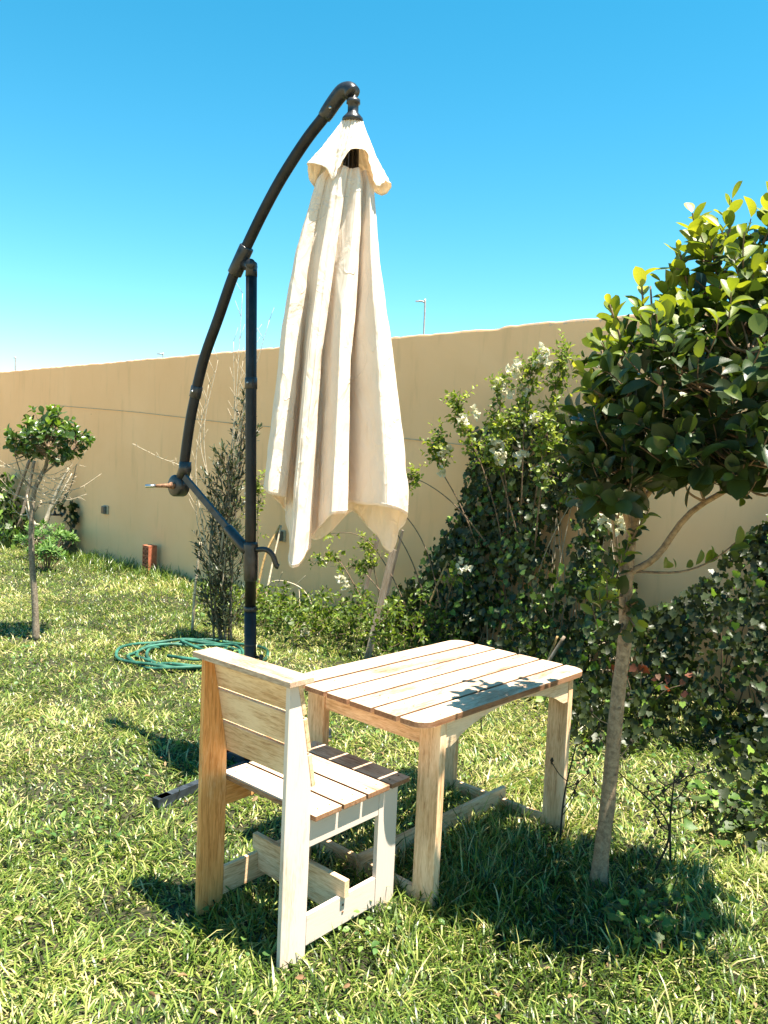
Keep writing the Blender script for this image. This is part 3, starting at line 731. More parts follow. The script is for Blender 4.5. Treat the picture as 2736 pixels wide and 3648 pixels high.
# ------------------------------------------------------------------ branches and shoots
def grow(limbs, ends, b, r0=.006, r1=.0016, sag=.06, sides=5):
    """a twig from the nearest limb point to every end point"""
    L = np.concatenate(limbs)
    for e in ends:
        k = np.argmin(np.linalg.norm(L-e, axis=1)+.6*np.maximum(0, L[:, 2]-e[2]+.05)); a = L[k]
        m = (a+e)/2+rvec()*.12*np.linalg.norm(e-a)-np.array([0, 0, sag*np.linalg.norm(e-a)])
        b.tube(bez([a, m, e], 6), np.linspace(r0, r1, len(bez([a, m, e], 6))), sides, cap=False)
def shoot(p, d, length, nl, size, out, tones, tone0, tone1, b=None, ang=.95, r=.0018, sizevar=.25, droop=0.):
    """leaves spiralled round a short stem; out collects matrices"""
    d = unit(d); q = bez([p, p+d*length*.5+rvec()*length*.06, p+d*length+np.array([0, 0, -droop*length])], 6)
    if b is not None: b.tube(q, np.linspace(r*1.6, r, len(q)), 4, cap=False)
    u = unit(np.cross(d, rvec())); v = np.cross(d, u); ph = rng.random()*6.28
    for k in range(nl):
        t = (k+.6)/nl; pos = q[min(len(q)-1, int(t*(len(q)-1)+.5))] ; a = ph+k*2.399
        side = u*math.cos(a)+v*math.sin(a); an = ang*(1.15-.55*t)+rng.normal(0, .15)
        y = unit(d*math.cos(an)+side*math.sin(an)+rvec()*.12)
        z = unit(d*math.sin(an)-side*math.cos(an)*.6+np.array([0, 0, .35])+rvec()*.2)
        out.append(frame_mat(pos+y*.004, y, z, size*float(np.clip(1+rng.normal(0, sizevar), .5, 1.28))*(1.05-.35*t**2)))
        tones.append(np.clip(tone0+(tone1-tone0)*t+rng.normal(0, .09), 0, 1))

FIC = [leaf_oval(.66, .10, -.12, 1.15, 6, pw=.55), leaf_oval(.56, .16, -.30, 1.05, 6, .20, .55), leaf_oval(.72, .05, .10, 1.2, 6, .06, .6), leaf_oval(.52, .2, -.45, 1.1, 6, .28, .55), leaf_oval(.60, .25, .2, 1.1, 6, .32, .6)]
def ellip(c, r, n, shell=.75):
    c = np.array(c); r = np.array(r); o = []
    for _ in range(n):
        d = rvec(); o.append((c+d*r*(shell+(1-shell)*rng.random()), d))
    return o

def slim_tree():
    base = np.array([.88, 2.94, 0.])
    t = thing('broadleaf_tree', 'young standard tree with glossy oval leaves right of the table', 'tree', tuple(base))
    tr = bez([(.872, 2.945, -.04), (.876, 2.94, .12), (.89, 2.94, .39), (.90, 2.94, .75), (.912, 2.94, .97), (.902, 2.94, 1.18), (.915, 2.945, 1.38), (.94, 2.90, 1.6), (.99, 2.82, 1.95), (1.02, 2.76, 2.2), (1.04, 2.74, 2.36)], 60)
    b = MB(); b.tube(tr, np.interp(tr[:, 2], [0, .1, .75, 1.2, 1.4, 1.9, 2.46], [.036, .029, .0255, .024, .020, .012, .004]), 18, wob=.045); b.build('trunk', M['bark_pale'], t, base=base)
    kb = MB()
    for z, a in ((1.30, -1.3), (1.24, -1.9), (1.22, -1.2), (1.14, -1.6), (.72, -1.5), (.45, -1.2), (.30, -1.9), (.95, -1.7)):
        q = tr[np.argmin(np.abs(tr[:, 2]-z))]; dd = np.array([math.cos(a), math.sin(a), .15]); kb.tube([q+dd*.018, q+dd*.0265, q+dd*.0275], [.008, .0065, .004], 8, wob=.1)
    kb.build('bark_scars', M['twig'], t, base=base, kind='stuff')
    limbs = [tr[30:]]
    for pts, r in (([(.905, 2.94, 1.20), (1.0, 2.92, 1.27), (1.10, 2.88, 1.44), (1.28, 2.80, 1.60), (1.42, 2.74, 1.85), (1.46, 2.72, 2.2)], .0145),
                   ([(.912, 2.94, 1.34), (.82, 2.86, 1.55), (.76, 2.80, 1.78), (.71, 2.75, 1.98)], .012),
                   ([(.93, 2.95, 1.45), (1.05, 2.92, 1.65), (1.12, 2.95, 1.95)], .012), ([(.95, 2.95, 1.55), (1.0, 2.65, 1.7), (1.08, 2.45, 1.95)], .011),
                   ([(.98, 2.85, 1.8), (.90, 2.78, 2.0), (.86, 2.75, 2.2)], .008), ([(1.26, 2.82, 1.6), (1.32, 2.62, 1.8), (1.34, 2.45, 2.05)], .010),
                   ([(1.30, 2.8, 1.65), (1.24, 2.78, 2.0), (1.22, 2.76, 2.4)], .009), ([(.905, 2.94, 1.17), (.86, 2.93, 1.26), (.83, 2.92, 1.40), (.79, 2.9, 1.5)], .007)):
        q = bez(pts, 20); limbs.append(q[6:]); b = MB(); b.tube(q, np.linspace(r, r*.35, len(q)), 10); b.build('limb', M['bark_pale'], t, base=base)
    out, tones = [], []; tw = MB(); ends = []
    vol = [((1.0, 2.70, 1.85), (.37, .36, .30), 92), ((1.32, 2.70, 1.88), (.43, .44, .36), 125), ((1.06, 2.74, 2.17), (.15, .18, .18), 30), ((.80, 2.74, 1.90), (.15, .20, .16), 26), ((1.36, 2.72, 2.20), (.25, .28, .24), 44),
           ((.76, 2.74, 1.68), (.15, .20, .16), 30), ((1.07, 2.70, 1.62), (.37, .34, .09), 40), ((.72, 2.76, 1.56), (.12, .15, .12), 22)]
    vol = [((c[0]+.062, c[1]-.055, c[2]), r, n) for c, r, n in vol]
    for c, r, n in vol:
        for p, d in ellip(c, r, n):
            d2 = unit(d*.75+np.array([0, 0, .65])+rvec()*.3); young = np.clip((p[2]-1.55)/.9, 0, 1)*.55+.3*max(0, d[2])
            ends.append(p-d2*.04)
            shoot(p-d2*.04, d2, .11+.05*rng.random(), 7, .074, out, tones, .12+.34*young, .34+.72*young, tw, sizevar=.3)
    for p, d, l, n in (((.70, 2.74, 1.93), (-.35, -.1, .9), .20, 7), ((.82, 2.74, 2.10), (.12, 0, 1), .20, 8), ((.75, 2.74, 2.02), (-.1, 0, 1), .18, 7), ((.93, 2.74, 2.27), (-.3, 0, 1), .16, 8), ((1.0, 2.74, 2.33), (.05, 0, 1), .14, 9), ((1.13, 2.76, 2.34), (.15, 0, 1), .16, 8),
                       ((1.22, 2.76, 2.32), (.15, 0, 1), .20, 8), ((.92, 2.72, 2.12), (-.4, 0, .9), .18, 7), ((.66, 2.74, 1.73), (-.5, -.1, .6), .10, 6), ((.64, 2.74, 1.80), (-.6, -.1, .7), .12, 5)):
        p = np.array(p)+np.array([.075, -.06, 0]); ends.append(p); shoot(p, d, l, n, .070, out, tones, .5, .92, tw, ang=.8, r=.003)
    # suckers low on the trunk
    for k in range(7):
        p = np.array([.895, 2.93, 1.0+.02*k]); d = unit([rng.normal(0, .8), -.5, rng.normal(.1, .5)])
        ends.append(p); shoot(p, d, .07, 3, .072, out, tones, .12, .35 if k % 3 else .8, tw, r=.003)
    for k in range(9):
        p = np.array([.80+.014*k, 2.91, 1.0+.045*k]); shoot(p, (-.35+.1*k, -.3, 1), .10, 5, .055, out, tones, .35, .6, tw)
    q = bez([(.92, 2.93, 1.21), (1.08, 2.9, 1.22), (1.2, 2.9, 1.27), (1.30, 2.9, 1.36)], 14); tw.tube(q, np.linspace(.005, .002, len(q)), 5)
    for i in range(2, len(q), 1): shoot(q[i], unit([.6, -.1, .4]), .04, 1, .07, out, tones, .3, .6)
    grow(limbs, ends, tw)
    tw.build('twigs', M['twig'], t, base=base, kind='stuff')
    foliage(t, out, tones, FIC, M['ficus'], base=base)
slim_tree()

def left_sapling():
    base = np.array([-2.77, 6.41, 0.])
    t = thing('broadleaf_tree', 'small standard sapling with a flat leafy crown, left of the parasol', 'tree', tuple(base))
    tr = bez([(-2.765, 6.41, -.04), (-2.78, 6.41, .3), (-2.81, 6.41, .67), (-2.815, 6.41, .95), (-2.80, 6.41, 1.17), (-2.75, 6.41, 1.30), (-2.70, 6.41, 1.42), (-2.70, 6.41, 1.6)], 40)
    b = MB(); b.tube(tr, np.interp(tr[:, 2], [0, .2, .9, 1.3, 1.6], [.030, .025, .022, .017, .008]), 12, wob=.05); b.build('trunk', M['bark_grey'], t, base=base)
    limbs = [tr[-12:]]
    for pts, r in (([(-2.81, 6.41, 1.0), (-2.72, 6.39, 1.10), (-2.58, 6.37, 1.10), (-2.48, 6.35, 1.25), (-2.44, 6.35, 1.42)], .007), ([(-2.8, 6.41, 1.2), (-2.88, 6.38, 1.3), (-2.95, 6.38, 1.5)], .008), ([(-2.74, 6.41, 1.32), (-2.62, 6.4, 1.42), (-2.5, 6.4, 1.52)], .009), ([(-2.73, 6.41, 1.34), (-2.66, 6.3, 1.45), (-2.6, 6.2, 1.55)], .007)):
        q = bez(pts, 14); limbs.append(q[7:]); b = MB(); b.tube(q, np.linspace(r, r*.4, len(q)), 7); b.build('limb', M['bark_grey'], t, base=base)
    out, tones = [], []; tw = MB(); ends = []
    for c, r, n in (((-2.68, 6.41, 1.59), (.28, .27, .13), 112), ((-2.69, 6.41, 1.72), (.15, .16, .13), 24), ((-2.86, 6.41, 1.60), (.13, .16, .12), 18)):
        for p, d in ellip(c, r, n, .6):
            d2 = unit(d*.9+np.array([0, 0, .35])+rvec()*.35); ends.append(p)
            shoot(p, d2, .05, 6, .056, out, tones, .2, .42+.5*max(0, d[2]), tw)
    grow(limbs, ends, tw, .004)
    # bare dead twigs under the crown
    dt = MB()
    for k in range(26):
        a = np.array([-2.70+rng.normal(0, .05), 6.39, rng.uniform(1.05, 1.38)]); e = a+np.array([rng.uniform(-.30, .34), rng.normal(0, .08), rng.uniform(.0, .22)])
        q = bez([a, (a+e)/2-np.array([0, 0, .05]), e], 8); dt.tube(q, np.linspace(.004, .0014, len(q)), 4)
        for _ in range(3):
            i = rng.integers(3, len(q)); e2 = q[i]+rvec()*.07; dt.tube([q[i], (q[i]+e2)/2+rvec()*.01, e2], [.002, .0016, .001], 4)
    for a, e in (((-2.86, 6.41, 1.44), (-3.25, 6.4, 1.42)), ((-2.80, 6.41, 1.12), (-3.2, 6.4, 1.32)), ((-2.82, 6.4, 1.0), (-3.0, 6.4, 1.1))):
        a = np.array(a); e = np.array(e); q = bez([a, (a+e)/2+np.array([0, 0, -.05]), e], 10); dt.tube(q, np.linspace(.005, .0015, len(q)), 4)
        for i in range(3, len(q)): dt.tube([q[i], q[i]+rvec()*.04], [.002, .001], 4)
    dt.build('dead_twigs', M['dry_twig'], t, base=base, kind='stuff')
    tw.build('twigs', M['twig'], t, base=base, kind='stuff')
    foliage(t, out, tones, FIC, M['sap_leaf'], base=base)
left_sapling()

# narrow grey-green shrub behind the pole
OLV = [leaf_oval(.26, .05, -.05, 1., 4, .1), leaf_oval(.30, .08, -.15, 1., 4, .15), leaf_oval(.22, .05, .1, 1., 4, .1)]
def olive_shrub():
    base = np.array([-1.32, 6.55, 0.])
    t = thing('upright_shrub', 'tall upright grey green shrub with bare whips behind the parasol pole', 'shrub', tuple(base))
    out, tones = [], []; tw = MB(); wh = MB(); stems = []
    for k in range(7):
        x0 = -1.32+rng.normal(0, .11); e = np.array([-1.30+rng.uniform(-.16, .16), 6.55+rng.normal(0, .12), rng.uniform(.8, 1.55)])
        if k < 3: e = np.array([-1.17+.04*k, 6.55, 2.0-.12*k])
        q = bez([(x0, 6.55+rng.normal(0, .08), -.02), (x0+rng.normal(0, .04), 6.55, e[2]*.5), e], 22); stems.append(q)
        b = MB(); b.tube(q, np.linspace(.010, .003, len(q)), 6); b.build('stem', M['bark_grey'], t, base=base)
        for i in range(1, len(q)):
            z = q[i][2]; wd = np.interp(z, [.1, .5, 1.1, 1.5, 2.0], [.20, .27, .21, .11, .03])
            for _ in range(3):
                a = rng.random()*6.28; d = unit([math.cos(a), math.sin(a), .9]); p = q[i]+d*rng.random()*wd*.55
                tw.tube([q[i], (q[i]+p)/2, p], [.003, .002, .0015], 4, cap=False)
                shoot(p, unit(d+[0, 0, .4]), .10, 6, .056, out, tones, rng.uniform(.1, .5), rng.uniform(.3, .9), tw, ang=.7, r=.0012)
    for x1, z1, bow in ((-1.20, 2.83, .03), (-.98, 2.63, -.04), (-1.26, 2.45, .05), (-1.38, 2.3, -.12), (-1.50, 1.9, -.10), (-1.18, 2.3, .0), (-1.10, 2.5, .04), (-1.45, 2.1, -.12), (-1.52, 1.3, -.1), (-1.60, 1.5, -.05)):
        a = np.array([-1.33+rng.normal(0, .05), 6.52, rng.uniform(.3, 1.)]); e = np.array([x1, 6.5, z1])
        q = bez([a, (a+e)/2+np.array([bow, -.03, .1]), e], 22); wh.tube(q, np.linspace(.0055, .0018, len(q)), 5)
        for i in range(12, len(q), 2):
            s_ = rng.choice([-1, 1]); wh.tube([q[i], q[i]+np.array([.05*s_, 0, .11])+rvec()*.02], [.002, .001], 4)
    # bare spiny twig reaching left of the crank
    q = bez([(-1.50, 6.5, 1.20), (-1.62, 6.45, 1.42), (-1.80, 6.4, 1.50), (-2.02, 6.4, 1.60)], 18); wh.tube(q, np.linspace(.004, .002, len(q)), 5)
    for i in range(4, len(q)): wh.tube([q[i], q[i]+rvec()*.05], [.0018, .001], 4)
    wh.build('bare_whips', M['dry_twig'], t, base=base, kind='stuff'); tw.build('twigs', M['twig'], t, base=base, kind='stuff')
    foliage(t, out, tones, OLV, M['olive'], base=base)
olive_shrub()

# ------------------------------------------------------------------ climbers on the wall
def inpoly(x, y, P):
    P = np.array(P); c = np.zeros(len(x), bool); j = len(P)-1
    for i in range(len(P)):
        m = ((P[i, 1] > y) != (P[j, 1] > y)) & (x < (P[j, 0]-P[i, 0])*(y-P[i, 1])/(P[j, 1]-P[i, 1]+1e-12)+P[i, 0]); c ^= m; j = i
    return c
IVY = [leaf_ivy(1., .1), leaf_ivy(.9, .25), leaf_ivy(1.1, -.1), leaf_ivy(.8, .3)]
def climber(name, label, cat, poly, holes, n, offr, size, mat, shapes, base, tone=(.15, .6), sprout=.1, stems=30, seed=0, gap=.42, gcell=.22, nparts=300, zprof=(1.2, 1., .7, .5), sprof=((0, 9), (1, 1)), push=.7):
    rg = np.random.default_rng(seed)
    t = thing(name, label, cat, tuple(base))
    P = np.array(poly); lo, hi = P.min(0), P.max(0)
    s = rg.uniform(lo[0], hi[0], n*3); z = rg.uniform(lo[1], hi[1], n*3); k = inpoly(s, z, poly)
    for (cs, cz, rs, rz) in holes: k &= ((s-cs)/rs)**2+((z-cz)/rz)**2 > (1-.35*rg.random(len(s)))
    g = value_noise(s+50, z+50, gcell, seed+61)*.6+value_noise(s+50, z+50, gcell*.45, seed+62)*.4
    k &= g > gap*rg.random(len(s))**.35
    s, z = s[k][:n], z[k][:n]; n = len(s)
    bulge = .45+.55*value_noise(s+50, z+50, .4, seed+63)
    o = offr[0]+(offr[1]-offr[0])*rg.random(n)**push*bulge*np.interp(z, [0, .6, 1.6, 2.4], zprof)*np.interp(s, *sprof)
    out, tones = [], []
    for i in range(n):
        p = wp(s[i], z[i], o[i]); tow = unit(WN+np.array([0, 0, .10])); up_ = .9*(rg.random() < .30)
        nz = unit(tow+np.array([0, 0, up_])+rg.normal(0, .34, 3)); dn = unit(np.array([0, 0, -1.])+rg.normal(0, .6, 3))
        out.append(frame_mat(p, dn, nz, size*rg.uniform(.65, 1.25)))
        edge = o[i]/offr[1]; tt = tone[0]+(tone[1]-tone[0])*rg.random()**1.6
        if rg.random() < sprout: tt = rg.uniform(.75, 1.)
        tones.append(tt)
    b = MB()
    for _ in range(stems):
        i = rg.integers(0, n); e = wp(s[i], z[i], o[i]*.6); a = wp(s[i]+rg.normal(0, .25), -.02, .1+.2*rg.random())
        q = bez([a, (a+e)/2+rg.normal(0, .06, 3), e], 14); b.tube(q, np.linspace(.006, .002, len(q)), 4)
    b.build('vines', M['dry_twig'] if seed == 2 else M['twig'], t, base=base, kind='stuff')
    foliage(t, out, tones, shapes, mat, base=base, nparts=nparts)
    return t
GX = [(2.98, 1.0, .15, .30), (2.72, .72, .1, .12), (3.15, .55, .12, .12), (1.75, .35, .08, .1)]
climber('ivy', 'dense dark ivy climbing the wall behind the table', 'ivy',
        [(1.05, -.02), (1.25, .28), (1.62, .62), (1.80, .95), (1.97, 1.3), (2.02, 1.6), (2.05, 1.85), (2.3, 1.92), (2.6, 2.0), (2.95, 1.95), (3.2, 1.65), (3.32, 1.3), (3.42, 1.0), (3.5, .85), (3.62, .62), (3.62, -.02)],
        GX, 6000, (.04, .85), .055, M['ivy'], IVY, wp(2.3, 0, .2), stems=70, seed=2, sprof=((1, 2, 3.6), (.45, .6, 1.25)), tone=(.1, .7), zprof=(1.2, .85, .5, .4))
climber('ivy', 'dark ivy mound against the wall at the right edge', 'ivy',
        [(3.60, -.02), (3.62, .62), (3.8, .68), (4.0, .78), (4.15, .95), (4.3, 1.2), (4.6, 1.5), (5.6, 1.6), (5.9, -.02)],
        [], 8600, (.04, 1.75), .050, M['ivy'], IVY, wp(4.4, 0, .3), stems=50, seed=3, zprof=(1.15, .6, .2, .15), push=.35, tone=(.05, .55), sprout=.07, gap=.55, sprof=((3.5, 4.9), (.85, 1.2)))
climber('ivy', 'small ivy patch with pale leaves at the far left of the wall', 'ivy',
        [(-7.4, -.02), (-7.4, .95), (-7.0, 1.15), (-6.7, 1.0), (-6.45, .55), (-6.2, .45), (-6.0, .2), (-5.7, -.02)], [], 900, (.05, .9), .10, M['ivy'], IVY, wp(-6.5, 0, .3), tone=(.3, .85), sprout=.3, stems=12, seed=4)

BGL = [leaf_oval(.62, .1, -.2, .7, 4, .2), leaf_oval(.55, .2, -.35, .7, 4, .3), leaf_oval(.7, .05, .1, .7, 4, .1)]
def bougainvillea(label, canes, flowers, base, dens=1., seed=0, rest=(), lsz=.042, nparts=300):
    t = thing('bougainvillea', label, 'shrub', tuple(base)); out, tones, bo, bt = [], [], [], []; tw = MB(); ca = []
    for pts, leafy in canes:
        q = bez([wp(*p) for p in pts], 26); b = MB(); b.tube(q, np.linspace(.0075, .002, len(q)), 6); b.build('cane', M['twig'], t, base=base)
        for i in range(int(len(q)*(1-leafy)), len(q)):
            for _ in range(rng.poisson(2.2*dens)):
                p = q[i]+rvec()*.03; d = unit(rvec()+np.array([0, 0, .5])+WN*.4); l = rng.uniform(.05, .16)
                shoot(p, d, l, rng.integers(4, 8), lsz, out, tones, .35, .85, tw, ang=1.1, r=.0011, droop=.1)
            if rng.random() < .4: tw.tube([q[i], q[i]+rvec()*.12], [.002, .001], 4)
    for (s, z, o, r, n) in rest:
        for _ in range(n):
            p = wp(s, z, o)+rvec()*r*np.array([1, 1, .8])*rng.random()**.4; p[2] = max(.02, p[2])
            shoot(p, unit(rvec()+np.array([0, 0, .8])), .09, 5, lsz*1.05, out, tones, .12, .62, tw, ang=1.1, r=.0012)
    for (s, z, o, n) in flowers:
        c = wp(s, z, o)
        for _ in range(int(n*2.3)):
            p = c+rvec()*.06*np.sqrt(n/6)*rng.random()**.5; ax = unit(rvec()+WN*.5+np.array([0, 0, .2])); u = unit(np.cross(ax, rvec())); v = np.cross(ax, u)
            for k in range(3):
                a = k*2.094; sd = u*math.cos(a)+v*math.sin(a); y = unit(ax*.75+sd*.66); z_ = unit(ax*.66-sd*.75)
                bo.append(frame_mat(p, y, z_, rng.uniform(.034, .046))); bt.append(rng.random())
    tw.build('twigs', M['twig'], t, base=base, kind='stuff')
    foliage(t, out, tones, BGL, M['boug'], base=base, nparts=nparts)
    if bo: foliage(t, bo, bt, [leaf_oval(.8, .25, -.1, .75, 4, .15)], M['bract'], name='petal', rest='blossoms', base=base, nparts=300)
    return t
bougainvillea('white flowering bougainvillea scrambling high over the ivy by the tree crown',
    [([(2.5, 0, .2), (2.45, .9, .25), (2.3, 1.5, .35), (2.12, 1.9, .45), (2.10, 2.08, .45)], .45), ([(2.5, .4, .2), (2.5, 1.3, .3), (2.45, 1.8, .4), (2.5, 2.2, .45)], .5), ([(2.6, .4, .2), (2.65, 1.6, .35), (2.72, 2.1, .45), (2.80, 2.38, .45)], .5),
     ([(2.6, .5, .2), (2.8, 1.5, .35), (2.95, 2.1, .45), (3.05, 2.4, .45)], .45), ([(2.4, .5, .2), (2.1, 1.2, .35), (1.92, 1.55, .45), (1.98, 1.75, .5)], .35), ([(2.4, .8, .2), (2.1, 1.2, .4), (1.85, 1.38, .5), (1.62, 1.42, .5)], .2),
     ([(2.7, .5, .2), (2.9, 1.2, .5), (3.0, 1.6, .6), (3.0, 1.9, .6)], .5), ([(2.7, .8, .3), (2.6, 1.4, .5), (2.55, 1.7, .6), (2.7, 1.9, .6)], .6)],
    [(2.89, 2.40, .5, 4), (2.84, 2.33, .5, 4), (2.66, 2.27, .5, 9), (2.95, 2.28, .5, 5), (2.52, 2.15, .5, 6), (2.60, 2.06, .5, 3), (2.72, 2.12, .5, 6), (2.18, 1.88, .5, 4), (2.03, 1.66, .5, 5), (2.60, 1.72, .62, 8), (2.66, 1.62, .62, 8), (2.3, 1.95, .5, 3), (2.9, 1.9, .6, 5), (2.8, 1.62, .6, 4), (2.0, 1.48, .5, 3), (3.0, 1.55, .6, 3)],
    wp(2.5, 0, .2), 1.8, 5)
bougainvillea('sprawling bougainvillea with lime leaves under the parasol canopy',
    [([(1.9, 0, .3), (1.75, .7, .5), (1.5, 1.1, .6), (1.42, 1.2, .6)], .3), ([(1.7, 0, .3), (1.5, .6, .5), (1.2, .9, .6), (.62, .84, .6)], .12), ([(1.7, 0, .3), (1.3, .5, .5), (1.05, .62, .5)], .3), ([(2.0, 0, .3), (1.9, .8, .5), (1.65, 1.15, .6), (1.45, 1.12, .7)], .4),
     ([(1.2, 0, .3), (1.0, .4, .4), (.82, .66, .5), (.70, .60, .6)], .5), ([(1.3, 0, .3), (1.25, .5, .4), (1.20, .85, .5)], .4), ([(1.9, 0, .3), (2.2, .5, .6), (2.35, .8, .7)], .3)],
    [(1.46, 1.17, .65, 6), (1.52, 1.20, .65, 5), (.72, .60, .55, 5), (1.02, .50, .6, 5), (1.08, .42, .6, 4), (.88, .05, .9, 3), (2.4, .78, .7, 5)],
    wp(1.4, 0, .3), .8, 6, rest=[(1.0, .22, .55, .26, 40), (1.5, .22, .6, .30, 60), (1.95, .28, .65, .30, 50), (.75, .10, .75, .22, 26), (.30, .16, .95, .28, 46), (.75, .18, 1.05, .28, 56), (1.2, .22, 1.05, .30, 60), (1.65, .28, 1.0, .30, 60), (-.05, .12, .75, .24, 34), (2.0, .3, 1.0, .25, 40)])
bougainvillea('large white blossom spray of bougainvillea behind the slim tree fork', [([(3.6, 0, .3), (3.58, .6, .4), (3.5, 1.1, .45), (3.52, 1.3, .5)], .25), ([(3.5, 0, .3), (3.4, .5, .4), (3.35, .85, .5)], .35)],
    [(3.54, 1.34, .6, 18), (3.62, 1.24, .6, 20), (3.50, 1.22, .6, 8), (3.36, .62, .5, 3)], wp(3.55, 0, .3), .9, 7)
bougainvillea('leafy twiggy shrub between the parasol pole and the wall socket', [([(-.35, 0, .4), (-.4, .6, .4), (-.42, 1.1, .4), (-.36, 1.32, .45)], .5), ([(-.4, 0, .4), (-.45, .6, .4), (-.55, 1.2, .4)], .4)],
    [(-.72, 1.18, .4, 2)], wp(-.4, 0, .4), 1.0, 8, nparts=120)

# ------------------------------------------------------------------ ground cover and low plants
def low_plants():
    def rosette_bush(base, r, n, label, h=.3):
        t = thing('low_shrub', label, 'shrub', tuple(base)); out, tones = [], []; tw = MB()
        for _ in range(n):
            a = rng.random()*6.28; q = rng.random()**.5; e = base+np.array([math.cos(a)*r*q, math.sin(a)*r*q, h*(.55+.45*(1-q*q))*rng.uniform(.8, 1.1)])
            b0 = base+np.array([math.cos(a)*r*q*.3, math.sin(a)*r*q*.3, 0]); tw.tube(bez([b0, (b0+e)/2, e], 6), .004, 5, cap=False)
            shoot(e, unit([math.cos(a)*q, math.sin(a)*q, 1.1]), .05, 13, .085, out, tones, .25, .95, None, ang=1.2)
        tw.build('stems', M['twig'], t, base=base, kind='stuff')
        foliage(t, out, tones, OLV, M['weed'], base=base, nparts=200)
    rosette_bush(wp(-4.75, 0, .55), .34, 42, 'narrow leaved low bush below the wall tap', .42)
    rosette_bush(wp(-3.75, 0, 1.0), .20, 24, 'small narrow leaved bush on the lawn nearest the clay vent', .30)
    # ground ivy right of the pole
    for (c, r, n, label, sz) in ((wp(.15, 0, .65), (.5, .35), 260, 'ground ivy and grass weeds at the foot of the wall by the pole', .06), (np.array([1.66, 3.6, 0]), (.26, .25), 120, 'pale creeping ivy leaves on the lawn at the right edge', .055),
                                 (np.array([1.0, 2.70, 0]), (.20, .14), 60, 'creeping leafy weeds round the tree foot', .042)):
        t = thing('ground_ivy', label, 'ivy', tuple(c)); out, tones = [], []; b = MB()
        for _ in range(n):
            p = c+np.array([rng.normal(0, r[0]*.6), rng.normal(0, r[1]*.6), rng.uniform(.02, .09)]); y = unit(rvec()*[1, 1, .3]); z = unit(np.array([0, -.2, 1])+rvec()*.5)
            out.append(frame_mat(p, y, z, sz*rng.uniform(.6, 1.2))); tones.append(np.clip(rng.normal(.72, .18), 0, 1)); b.tube([p, p-np.array([0, 0, .06])+rvec()*.02], .0012, 4)
        b.build('stems', M['twig'], t, base=c, kind='stuff'); foliage(t, out, tones, IVY, M['ivy'], base=c, nparts=90)
low_plants()

def dark_weed(base, h, label, seed, heads=True, spread=.10):
    rg = np.random.default_rng(seed); t = thing('dry_weed', label, 'weed', tuple(base)); b = MB(); out, tones = [], []
    st = MB(); q = bez([base, base+np.array([rg.normal(0, .02), 0, h*.5]), base+np.array([rg.normal(0, spread*.5), 0, h])], 14); st.tube(q, np.linspace(.005, .0025, len(q)), 6)
    for i in range(4, len(q)):
        if rg.random() < .6:
            s = rg.choice([-1, 1]); e = q[i]+np.array([s*rg.uniform(.03, spread), rg.normal(0, .03), rg.uniform(.03, .10)]); st.tube(bez([q[i], (q[i]+e)/2-np.array([0, 0, .01]), e], 5), .0022, 5)
            if heads: st.tube([e, e+np.array([0, 0, .008]), e+np.array([0, 0, .02])], [.003, .008, .003], 7)
            for _ in range(2): out.append(frame_mat(e-np.array([0, 0, .01]), unit(rg.normal(size=3)), unit(rg.normal(size=3)), .03)); tones.append(rg.random())
    o = st.build('stem', M['thistle'], t, base=base)
    at = o.data.attributes.new('tone', 'FLOAT', 'POINT')
    foliage(t, out, tones, OLV, M['thistle'], base=base, nparts=40)
dark_weed(np.array([.80, 3.28, 0]), .42, 'dark dry weed standing against the right table leg', 1)
dark_weed(np.array([1.05, 3.45, 0]), .50, 'dark stemmed weed between the table and the slim tree', 2)
dark_weed(np.array([1.12, 3.05, 0]), .42, 'dark leggy weed just right of the slim trunk', 3, spread=.14)
dark_weed(np.array([1.22, 3.15, 0]), .36, 'short seeding weed furthest right on the lawn', 4)
dark_weed(np.array([.62, 4.55, 0]), .32, 'pale seeding weed seen through the table arch', 5)

def red_creeper():
    base = wp(3.95, 0, .95); t = thing('reddish_creeper', 'reddish leaved creeper in front of the dark ivy at right', 'creeper', tuple(base)); b = MB(); out, tones = [], []
    for k in range(4):
        e = wp(3.85+.13*k, .28+.12*rng.random(), 1.0); q = bez([base, (base+e)/2+np.array([0, 0, .08]), e], 8); b.tube(q, .003, 5)
        for _ in range(4): out.append(frame_mat(e+rvec()*.05, unit(rvec()-np.array([0, 0, .5])), unit(WN+np.array([0, 0, .5])+rvec()*.6), rng.uniform(.035, .06))); tones.append(rng.random())
    b.build('stems', M['twig'], t, base=base, kind='stuff'); foliage(t, out, tones, IVY, M['red_leaf'], base=base)
red_creeper()

# ------------------------------------------------------------------ stakes and dry sticks
def stake(label, a, b, w_, d_, mat='grey_stake', name='wooden_stake', cat='stake'):
    a = np.array(a, float); b = np.array(b, float); L = np.linalg.norm(b-a); z = unit(b-a); x = unit(np.cross([0, 1, .0], z)); y = np.cross(z, x)
    o = box(name, (-w_/2, -d_/2, 0), (w_/2, d_/2, L), M[mat], None, .0015, .0008)
    m = np.eye(4); m[:3, 0] = x; m[:3, 1] = y; m[:3, 2] = z; m[:3, 3] = a; o.matrix_world = Matrix(m.tolist()); tag(o, label, cat)
def stick(label, pts, r0, r1, mat='dry_twig', name='dry_stick', cat='stick', forks=()):
    pts = [np.array(p, float) for p in pts]; base = pts[0]; b = MB(); q = bez(pts, 16); b.tube(q, np.linspace(r0, r1, len(q)), 8, wob=.05)
    for f in forks: b.tube(bez([np.array(p) for p in f], 8), np.linspace(r1*1.2, r1*.5, len(bez([np.array(p) for p in f], 8))), 6)
    o = b.build(name, M[mat], base=base); o.location = base; tag(o, label, cat)
